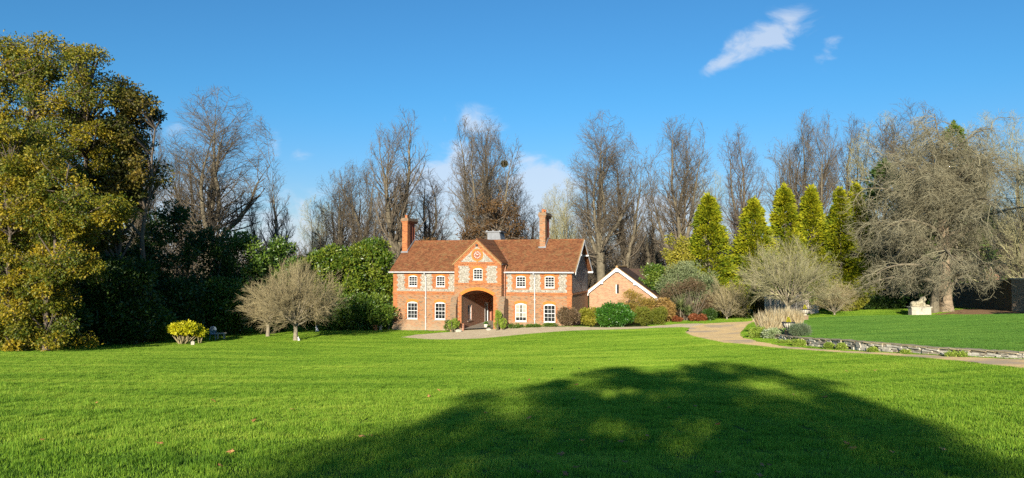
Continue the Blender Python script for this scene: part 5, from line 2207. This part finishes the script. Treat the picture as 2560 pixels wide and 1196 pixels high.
def lion():
    px, Y = 2296, 60.5
    x = gx(px, Y)
    z = H(x, Y)
    R = empty('lion_statue', (x, Y, z), math.radians(-4), label='pale stone lion lying on a rectangular moulded plinth', cat='statue')
    b = MB()
    b.box(-.83, .83, -.36, .36, -.1, .08)
    b.box(-.78, .78, -.32, .32, .08, .72)
    b.box(-.81, .81, -.35, .35, .72, .76)
    b.box(-.86, .86, -.40, .40, .76, .83)
    b.build('plinth', M['stone'], R)
    import bmesh
    bm = bmesh.new()

    def ell(c, r, rot=(0, 0, 0)):
        m = Matrix.Translation(c) @ (Matrix.Rotation(rot[1], 4, 'Y') @ Matrix.Rotation(rot[2], 4, 'Z')) @ Matrix.Diagonal((*r, 1))
        bmesh.ops.create_uvsphere(bm, u_segments=16, v_segments=10, radius=1, matrix=m)
    Zp = .83
    ell((-.05, 0, Zp + .04), (.76, .30, .07))
    ell((-.48, 0, Zp + .22), (.30, .25, .22))
    ell((-.52, -.17, Zp + .17), (.24, .10, .17))
    ell((-.52, .17, Zp + .17), (.24, .10, .17))
    ell((-.15, 0, Zp + .27), (.42, .21, .18), (0, -.12, 0))
    ell((.18, 0, Zp + .36), (.26, .22, .30))
    ell((.27, 0, Zp + .55), (.24, .23, .24))      # mane
    ell((.36, -.02, Zp + .64), (.18, .16, .17))    # head
    ell((.50, -.02, Zp + .57), (.10, .09, .08))    # muzzle
    ell((.33, .10, Zp + .80), (.04, .03, .045))
    ell((.33, -.13, Zp + .80), (.04, .03, .045))
    for yy in (-.15, .15):
        ell((.30, yy, Zp + .18), (.14, .09, .20))
        ell((.52, yy, Zp + .09), (.24, .075, .075))
        ell((.72, yy, Zp + .07), (.08, .08, .06))
        ell((-.30, yy * 1.5, Zp + .06), (.20, .06, .06))
    ell((-.62, -.26, Zp + .06), (.25, .035, .035), (0, 0, .5))
    me = bpy.data.meshes.new('lion_body')
    bm.to_mesh(me)
    bm.free()
    me.materials.append(M['lion'])
    o = ob('lion_body', me, R)
    m = o.modifiers.new('join', 'REMESH')
    m.mode = 'VOXEL'
    m.voxel_size = .022
    m.use_smooth_shade = True
    o.scale = (.95, 1.1, 1.04)
    o.location = (0, 0, -.83 * .04)
    return R


lion()


def shed():
    x0, x1, Y = gx(1911, 66), gx(2019, 66), 66
    z = H((x0 + x1) / 2, Y)
    R = empty('timber_shed', (x0, Y, z), 0, label='low weathered timber shed with flat dark roof and a bleached end', cat='shed')
    W = x1 - x0
    h = gz(733, Y) - z
    rng = random.Random(2)
    b = MB()
    n = 11
    for i in range(n):
        za, zb = h * .95 * i / n, h * .95 * (i + 1) / n - .012
        b.box(0, W * .30, 0, .03 + rng.random() * .02, za, zb)
        b.box(W * .45, W, .0 + rng.random() * .02, .05, za, zb)
        b.box(W, W + .04, 0.05, 2.4, za, zb)
    b.box(W * .30, W * .45, .12, .15, 0, h * .9)
    b.build('wall', M['shed'], R)
    b = MB()
    b.box(0.02, W - .01, .16, 2.4, 0, h * .94)
    b.build('core', M['dark_door'], R)
    for xx in (0.0, W * .30, W * .45, W * .72, W - .02):
        p = MB()
        p.box(xx - .04, xx + .05, -.05, -.001, -.1, h)
        p.build('post', M['shed_pale'], R)
    r = MB()
    r.prism([(-.35, -.3, h), (-.35, -.3, h + .09), (-.35, 2.7, h + .25), (-.35, 2.7, h + .16)], (W + .7, 0, 0))
    r.build('roof', M['dark_iron'], R)
    p = MB()
    for i in range(6):
        p.box(W + .12, W + .92, -.02 + rng.random() * .02, .04, .16 * i, .16 * i + .145)
    p.box(W + .12, W + .92, .04, 1.2, 0, .94)
    p.build('end_panel', M['shed_pale'], R)


shed()


def garden_wall():
    Ya, Yb = 74, 61.5
    xa, xb = gx(2385, Ya), gx(2535, Yb)
    z = -2.7
    ang = math.atan2(Yb - Ya, xb - xa)
    L = math.hypot(xb - xa, Yb - Ya)
    R = empty('garden_wall', (xa, Ya, z), ang, label='tall brick garden wall in deep shade right of the great drooping tree', cat='wall')
    za = gz(710, Ya) - z
    zb = gz(697, Yb) - z
    b = MB()
    b.prism([(0, 0, -.6), (L, 0, -.6), (L, 0, zb - .12), (0, 0, za - .12)], (0, .35, 0))
    b.build('wall', M['brick_old'], R)
    c = MB()
    c.prism([(0, -.06, za - .12), (L, -.06, zb - .12), (L, -.06, zb), (0, -.06, za)], (0, .47, 0))
    c.build('coping', M['cap'], R)
    G = empty('brick_pier', (gx(2545, 61), 61, H(gx(2545, 61), 61) - .2), ang * .3, label='broad brick gate pier at the near end of the shaded garden wall', cat='pier')
    p = MB()
    h = gz(699, 61) - G.location.z
    p.box(-.55, 2.6, -.3, .6, -.3, h)
    p.build('shaft', M['brick_old'], G)
    p = MB()
    p.box(-.62, 2.68, -.37, .67, h, h + .1)
    p.build('pier_cap', M['cap'], G)


garden_wall()
def far_stack():
    Y = 84
    R = empty('brick_chimney_stack', (gx(2478, Y), Y, -3.6), .2, label='sunlit pale brick stack standing just above the garden wall coping', cat='chimney')
    b = MB()
    h = gz(664, Y) + 3.6
    b.box(-.75, .75, -.5, .5, -.5, h)
    b.build('stack', M['brick_annex'], R)
    b = MB()
    b.box(-.82, .82, -.57, .57, h, h + .15)
    b.build('stack_cap', M['cap'], R)


far_stack()
EARTH = pts2([(2300, 60.5), (2380, 60.3), (2450, 58.6), (2560, 56.2), (2700, 54), (2760, 60), (2540, 66), (2440, 68), (2400, 63), (2375, 61.2)])
ob('earth_track', sheet('earth_track', EARTH, ground_h, M['earth'], .04, .6, .06), kind='structure')


# ---- small things about the garden
def pot(name, px, Y, r, h, mat, label, plant=None, cat='pot'):
    x = gx(px, Y)
    R = empty(name, (x, Y, H(x, Y) + .02), 0, label=label, cat=cat)
    b = MB()
    b.lathe([(r * .68, 0), (r * .72, .02), (r * .95, h * .82), (r * 1.08, h * .84), (r * 1.08, h), (r * .92, h), (r * .85, h * .86), (.02, h * .86)], (0, 0, 0), 18)
    b.build('body', M[mat], R)
    if plant:
        rng = np.random.default_rng(int(px))
        n = 350
        D = rng.normal(size=(n, 3))
        D[:, 2] = np.abs(D[:, 2])
        D /= np.linalg.norm(D, axis=1, keepdims=True)
        leaves('plant', D * r * .8 * rng.random((n, 1)) + [0, 0, h * .9], D, rng.random(n), r * .7, .4, L_[plant], rng, R)
    return R


pot('terracotta_pot', 940, 64.3, .22, .52, 'terracotta', 'tall terracotta pot on the grass below the left corner of the gatehouse')
pot('white_pot', 1215.5, 62.9, .2, .42, 'cream', 'square-shouldered white pot with a small plant at the passage mouth', 'green')
pot('dark_pot', 1222, 62.3, .13, .2, 'dark_iron', 'small black pot beside the white pot', 'laurel')


def boulder(px, Y, r, label, mat='stone', flat=.55, name='stone'):
    import bmesh
    x = gx(px, Y)
    bm = bmesh.new()
    bmesh.ops.create_icosphere(bm, subdivisions=3, radius=r)
    for v in bm.verts:
        k = 1 + .22 * mnoise.noise(v.co * (2.2 / r) + Vector((px, 0, 0)))
        v.co = Vector((v.co.x * k, v.co.y * k * .8, v.co.z * k * flat))
    me = bpy.data.meshes.new(name)
    bm.to_mesh(me)
    bm.free()
    me.materials.append(M[mat])
    return ob(name, me, None, (x, Y, H(x, Y) + r * flat * .55), 0, label=label, cat='stone')


boulder(1147, 61.9, .30, 'flat pale boulder left of the carriage arch')
boulder(1222, 61.2, .26, 'flat pale boulder right of the carriage arch')
boulder(2018, 57.2, .14, 'small pale stone at the back corner of the terrace lawn')


def garden_ornament(px, Y, kind, label):
    x = gx(px, Y)
    z = H(x, Y)
    if kind == 'ball':
        R = empty('stone_finial', (x, Y, z), 0, label=label, cat='ornament')
        b = MB()
        b.box(-.11, .11, -.11, .11, -.05, .16)
        b.build('base', M['stone'], R)
        b = MB()
        b.lathe([(.06, .16), (.05, .2), (.13, .27), (.165, .38), (.13, .49), (.03, .54)], sides=14)
        b.build('ball', M['stone'], R)
    elif kind == 'hare':
        R = empty('animal_ornament', (x, Y, z), 0, label=label, cat='ornament')
        import bmesh
        bm = bmesh.new()
        for c, r, e in (((0, 0, .2), .11, 1.5), ((.05, 0, .12), .12, .9), ((-.05, 0, .40), .07, 1.1), ((-.12, 0, .38), .04, .8), ((-.03, .03, .50), .022, 3), ((-.03, -.03, .50), .022, 3), ((-.07, .05, .06), .035, 2), ((-.07, -.05, .06), .035, 2)):
            bmesh.ops.create_uvsphere(bm, u_segments=12, v_segments=8, radius=r, matrix=Matrix.Translation(c) @ Matrix.Diagonal((1, 1, e, 1)))
        me = bpy.data.meshes.new('body')
        bm.to_mesh(me)
        bm.free()
        me.materials.append(M['white'])
        o = ob('body', me, R)
        m = o.modifiers.new('join', 'REMESH')
        m.mode = 'VOXEL'
        m.voxel_size = .012
        m.use_smooth_shade = True
    else:
        R = empty('stone_block', (x, Y, z), .2, label=label, cat='ornament')
        b = MB()
        b.prism([(-.10, -.09, -.05), (.10, -.09, -.05), (.11, -.09, .20), (.06, -.09, .25), (-.06, -.09, .25), (-.11, -.09, .20)], (0, .18, 0))
        b.build('block', M['stone'], R)
        b = MB()
        b.box(-.125, .125, -.11, .11, -.06, .02)
        b.build('foot', M['stone'], R)
    return R


garden_ornament(953, 64.6, 'ball', 'pale round stone ornament beside the tall terracotta pot')
garden_ornament(794, 60, 'hare', 'white animal ornament on the grass before the laurel hedge')
garden_ornament(749, 51.7, 'hare', 'small white ornament at the foot of the round-headed tan tree').scale = (.62, .62, .62)
garden_ornament(486, 47.4, 'block', 'small pale stone block right of the yellow bush stems')


def garden_seat():
    px, Y = 535, 51.5
    x = gx(px, Y)
    R = empty('garden_chair', (x, Y, H(x, Y)), math.radians(20), label='pale blue round-backed metal garden chair near the yellow bush', cat='chair')
    b = MB()
    b.lathe([(.22, .44), (.23, .46), (.22, .48)], sides=16)
    b.build('seat', M['blue_paint'], R)
    b = MB()
    pts = [(.22 * math.cos(t), .2, .72 + .26 * math.sin(t)) for t in [i * math.pi / 8 for i in range(17)]]
    b.tube(pts, .022, 6)
    for i in range(-3, 4):
        hh = .24 * math.sqrt(max(0, 1 - (i / 4) ** 2))
        b.tube([(i * .055, .2, .72 - hh), (i * .055, .2, .72 + hh)], .018, 5)
    b.build('backrest', M['blue_paint'], R)
    for sx in (-1, 1):
        for sy in (-1, 1):
            l = MB()
            l.tube([(sx * .15, sy * .15, .45), (sx * .2, sy * .2, -.03)], .015, 6)
            l.build('leg', M['blue_paint'], R)
    px = 556
    Y = 52.5
    x = gx(px, Y)
    R = empty('stone_bench', (x, Y, H(x, Y)), math.radians(8), label='small pale stone bench right of the blue garden chair', cat='bench')
    b = MB()
    b.box(-.38, .38, -.16, .16, .40, .47)
    b.build('seat', M['stone'], R)
    for s in (-1, 1):
        l = MB()
        l.prism([(s * .22 - .07, -.12, -.05), (s * .22 + .07, -.12, -.05), (s * .22 + .04, -.12, .2), (s * .22 + .07, -.12, .40), (s * .22 - .07, -.12, .40), (s * .22 - .04, -.12, .2)], (0, .24, 0))
        l.build('leg', M['stone'], R)


garden_seat()


# ---- fallen leaves on the near lawn
def fallen():
    spots = [(118, 1100), (250, 1006), (540, 1002), (583, 1128), (560, 1165), (735, 1023), (641, 1050), (407, 1108), (1100, 975), (1320, 950), (1440, 961), (1432, 997), (1455, 1100), (1550, 1103), (1413, 1185), (1440, 1168),
             (1400, 1135), (1615, 1090), (1560, 1155), (1790, 1180), (1900, 1165), (1915, 1162), (1890, 1188), (1980, 988), (2108, 1107), (2123, 1119), (2055, 992), (2112, 928), (2183, 926), (1735, 1015), (1790, 1060), (1670, 1020),
             (1075, 990), (1215, 1032), (1320, 1045), (905, 1090), (930, 1088), (915, 1093), (2220, 1130), (2345, 1122), (2555, 1170), (1345, 1180)]
    rng = random.Random(3)
    for i, (px, py) in enumerate(spots):
        # march the view ray to the lawn
        Y = 5.0
        while Y < 60 and gz(py, Y) > H(gx(px, Y), Y) + .055:
            Y += .05
        s = rng.uniform(.026, .042) * (1 + Y / 25)
        V = []
        n = 10
        for k in range(n):
            t = 2 * math.pi * k / n
            r = s * (1.0 if k % 2 == 0 else .55)
            V.append((math.cos(t) * r * 1.2, math.sin(t) * r * .8, .25 * s * math.cos(t * 2)))
        me = bpy.data.meshes.new('fallen_leaf')
        vv = [(0, 0, .006)] + V
        me.from_pydata(vv, [], [(0, k + 1, (k + 1) % n + 1) for k in range(n)])
        a = me.attributes.new('tint', 'FLOAT', 'POINT')
        tv = rng.random() * (.9 if i not in (23, 27, 28) else 0) + (1 if i in (23, 27, 28) else 0)
        a.data.foreach_set('value', [tv] * (n + 1))
        me.materials.append(L_['fallen'])
        o = ob('fallen_leaf', me, None, (gx(px, Y), Y, H(gx(px, Y), Y) + .055), rng.random() * 6.28,
               label='dry curled orange-brown leaf lying loose on the lawn', cat='leaf', group='fallen leaves scattered over the lawn')
        o.rotation_euler = (rng.uniform(-.4, .4) - .3, rng.uniform(-.4, .4), rng.random() * 6.28)


fallen()


# ---------------------------------------------------------------- grass
def grass_patch(name, seed, size, n, h, w, mat, flop=.5):
    rng = np.random.default_rng(seed)
    P = np.stack([rng.uniform(-size / 2, size / 2, n), rng.uniform(-size / 2, size / 2, n), np.zeros(n)], 1)
    a = rng.random(n) * 6.283
    lean = rng.random(n) ** 1.3 * flop
    D = np.stack([np.cos(a) * lean, np.sin(a) * lean, np.ones(n)], 1)
    D /= np.linalg.norm(D, axis=1, keepdims=True)
    b = rng.random(n) * 6.283
    S = np.stack([np.cos(b), np.sin(b), np.zeros(n)], 1)
    clump = np.ones(n)
    for _ in range(9):
        kx, ky, ph = rng.normal() * 9, rng.normal() * 12, rng.random() * 6.28
        clump += .16 * np.sin(P[:, 0] * kx + P[:, 1] * ky + ph)
    clump = np.clip(clump, .35, 1.7)
    L = (h * rng.uniform(.55, 1.15, n) * clump)[:, None]
    ww = (w * rng.uniform(.7, 1.2, n))[:, None]
    V = np.empty((n, 3, 3))
    V[:, 0] = P - S * ww / 2
    V[:, 1] = P + S * ww / 2
    V[:, 2] = P + D * L
    me = mesh_np(name, V.reshape(-1, 3), np.arange(n * 3).reshape(n, 3), mat, np.repeat(rng.random(n), 3))
    o = bpy.data.objects.new(name, me)
    return o


def scatter(name, pts, rots, scales, pick, coll):
    me = bpy.data.meshes.new(name)
    me.vertices.add(len(pts))
    me.vertices.foreach_set('co', np.asarray(pts, np.float32).ravel())
    for nm, ty, arr, key in (('rot', 'FLOAT_VECTOR', rots, 'vector'), ('scl', 'FLOAT', scales, 'value'), ('pick', 'INT', pick, 'value')):
        a = me.attributes.new(nm, ty, 'POINT')
        a.data.foreach_set(key, np.asarray(arr, np.int32 if ty == 'INT' else np.float32).ravel())
    o = ob(name, me, kind='stuff')
    ng = bpy.data.node_groups.new('scatter_turf', 'GeometryNodeTree')
    ng.interface.new_socket('Geometry', in_out='INPUT', socket_type='NodeSocketGeometry')
    ng.interface.new_socket('Geometry', in_out='OUTPUT', socket_type='NodeSocketGeometry')
    N, L = ng.nodes, ng.links
    gi, go = N.new('NodeGroupInput'), N.new('NodeGroupOutput')
    ci = N.new('GeometryNodeCollectionInfo')
    ci.inputs['Collection'].default_value = coll
    ci.inputs['Separate Children'].default_value = True
    ci.inputs['Reset Children'].default_value = True
    ip = N.new('GeometryNodeInstanceOnPoints')
    ip.inputs['Pick Instance'].default_value = True

    def na(nm, ty):
        n = N.new('GeometryNodeInputNamedAttribute')
        n.data_type = ty
        n.inputs['Name'].default_value = nm
        return n.outputs['Attribute']
    e2r = N.new('FunctionNodeEulerToRotation')
    L.new(na('rot', 'FLOAT_VECTOR'), e2r.inputs[0])
    L.new(gi.outputs[0], ip.inputs['Points'])
    L.new(ci.outputs[0], ip.inputs['Instance'])
    L.new(na('pick', 'INT'), ip.inputs['Instance Index'])
    L.new(e2r.outputs[0], ip.inputs['Rotation'])
    L.new(na('scl', 'FLOAT'), ip.inputs['Scale'])
    L.new(ip.outputs[0], go.inputs[0])
    m = o.modifiers.new('scatter', 'NODES')
    m.node_group = ng
    return o


def lay_turf():
    cl = bpy.data.collections.new('turf_patches')
    for i in range(4):
        cl.objects.link(grass_patch('turf_patch', 50 + i, 1.15, 4200, .055, .0085, M['blade'], .9))
    ct = bpy.data.collections.new('terrace_turf_patches')
    for i in range(3):
        ct.objects.link(grass_patch('terrace_turf_patch', 60 + i, 1.15, 3200, .045, .010, M['blade_terrace'], .6))
    rng = np.random.default_rng(1)
    X, Y = np.meshgrid(np.arange(-46, 52, 1.0), np.arange(4, 76, 1.0))
    X, Y = X.ravel(), Y.ravel()
    t = inside(TERR, X, Y)
    view = np.abs(X) < Y * .74 + 2.5
    hx, hy = HO
    ca, sa = math.cos(-HR), math.sin(-HR)
    U = (X - hx) * ca - (Y - hy) * sa
    Vv = (X - hx) * sa + (Y - hy) * ca
    house = (U > -.2) & (U < 23) & (Vv > -.3)
    ok = view & ~house
    e = .5
    def near(poly):
        r = np.zeros(X.shape, bool)
        for dx in (-.62, 0, .62):
            for dy in (-.62, 0, .62):
                r |= inside(poly, X + dx, Y + dy)
        return r
    hard = near(ROAD) | near(PATH) | near(EARTH)
    tn = near(TERR)

    def emit(name, sel, hf, coll, k, jit=.0, fine=False):
        x, y = X[sel], Y[sel]
        z = hf(x, y)
        zx = (hf(x + .5, y) - hf(x - .5, y))
        zy = (hf(x, y + .5) - hf(x, y - .5))
        n = len(x)
        rz = rng.integers(0, 4, n) * math.pi / 2
        # tilt with the slope: rotation about x then y, applied after the spin
        rots = np.zeros((n, 3))
        for i in range(n):
            nrm = Vector((-zx[i], -zy[i], 1)).normalized()
            q = Vector((0, 0, 1)).rotation_difference(nrm) @ Matrix.Rotation(rz[i], 3, 'Z').to_quaternion()
            rots[i] = q.to_euler()[:]
        scatter(name, np.stack([x, y, z], 1), rots, np.clip([1.05 + .55 * mnoise.noise(Vector((x[q] * .22, y[q] * .5, 3.1))) + rng.normal() * .05 for q in range(n)], .8, 1.45), rng.integers(0, k, n), coll)
    emit('grass', ok & ~tn & ~hard, ground_h, cl, 4)
    ti = ok & t
    for dx in (-.6, .6):
        for dy in (-.6, .6):
            ti &= inside(TERR, X + dx, Y + dy)
    emit('terrace_grass', ti, _tf, ct, 3)
    # loose fringe of blades where whole patches would overrun an edge
    rng2 = np.random.default_rng(8)
    gx_, gy_ = [], []
    edge = ok & (hard | tn) | (ok & t & ~ti)
    ex, ey = X[edge], Y[edge]
    m = 1500
    px = (ex[:, None] + rng2.uniform(-.5, .5, (len(ex), m))).ravel()
    py = (ey[:, None] + rng2.uniform(-.5, .5, (len(ex), m))).ravel()
    it = inside(TERR, px, py)
    free = ~(inside(ROAD, px, py) | inside(PATH, px, py) | inside(EARTH, px, py))
    for nm, sel, hf, mat, h in (('edge_grass', free & ~it, ground_h, M['blade'], .06), ('terrace_edge_grass', it, _tf, M['blade_terrace'], .035)):
        x, y = px[sel], py[sel]
        z = hf(x, y)
        n = len(x)
        a = rng2.random(n) * 6.283
        ln = rng2.random(n) * .6
        D = np.stack([np.cos(a) * ln, np.sin(a) * ln, np.ones(n)], 1)
        S = np.stack([np.cos(a + 1.3), np.sin(a + 1.3), np.zeros(n)], 1) * .009
        V = np.empty((n, 3, 3))
        P = np.stack([x, y, z], 1)
        V[:, 0] = P - S
        V[:, 1] = P + S
        V[:, 2] = P + D * (h * rng2.uniform(.6, 1.2, (n, 1)))
        ob(nm, mesh_np(nm, V.reshape(-1, 3), np.arange(n * 3).reshape(n, 3), mat, np.repeat(rng2.random(n), 3)), kind='stuff')


lay_turf()
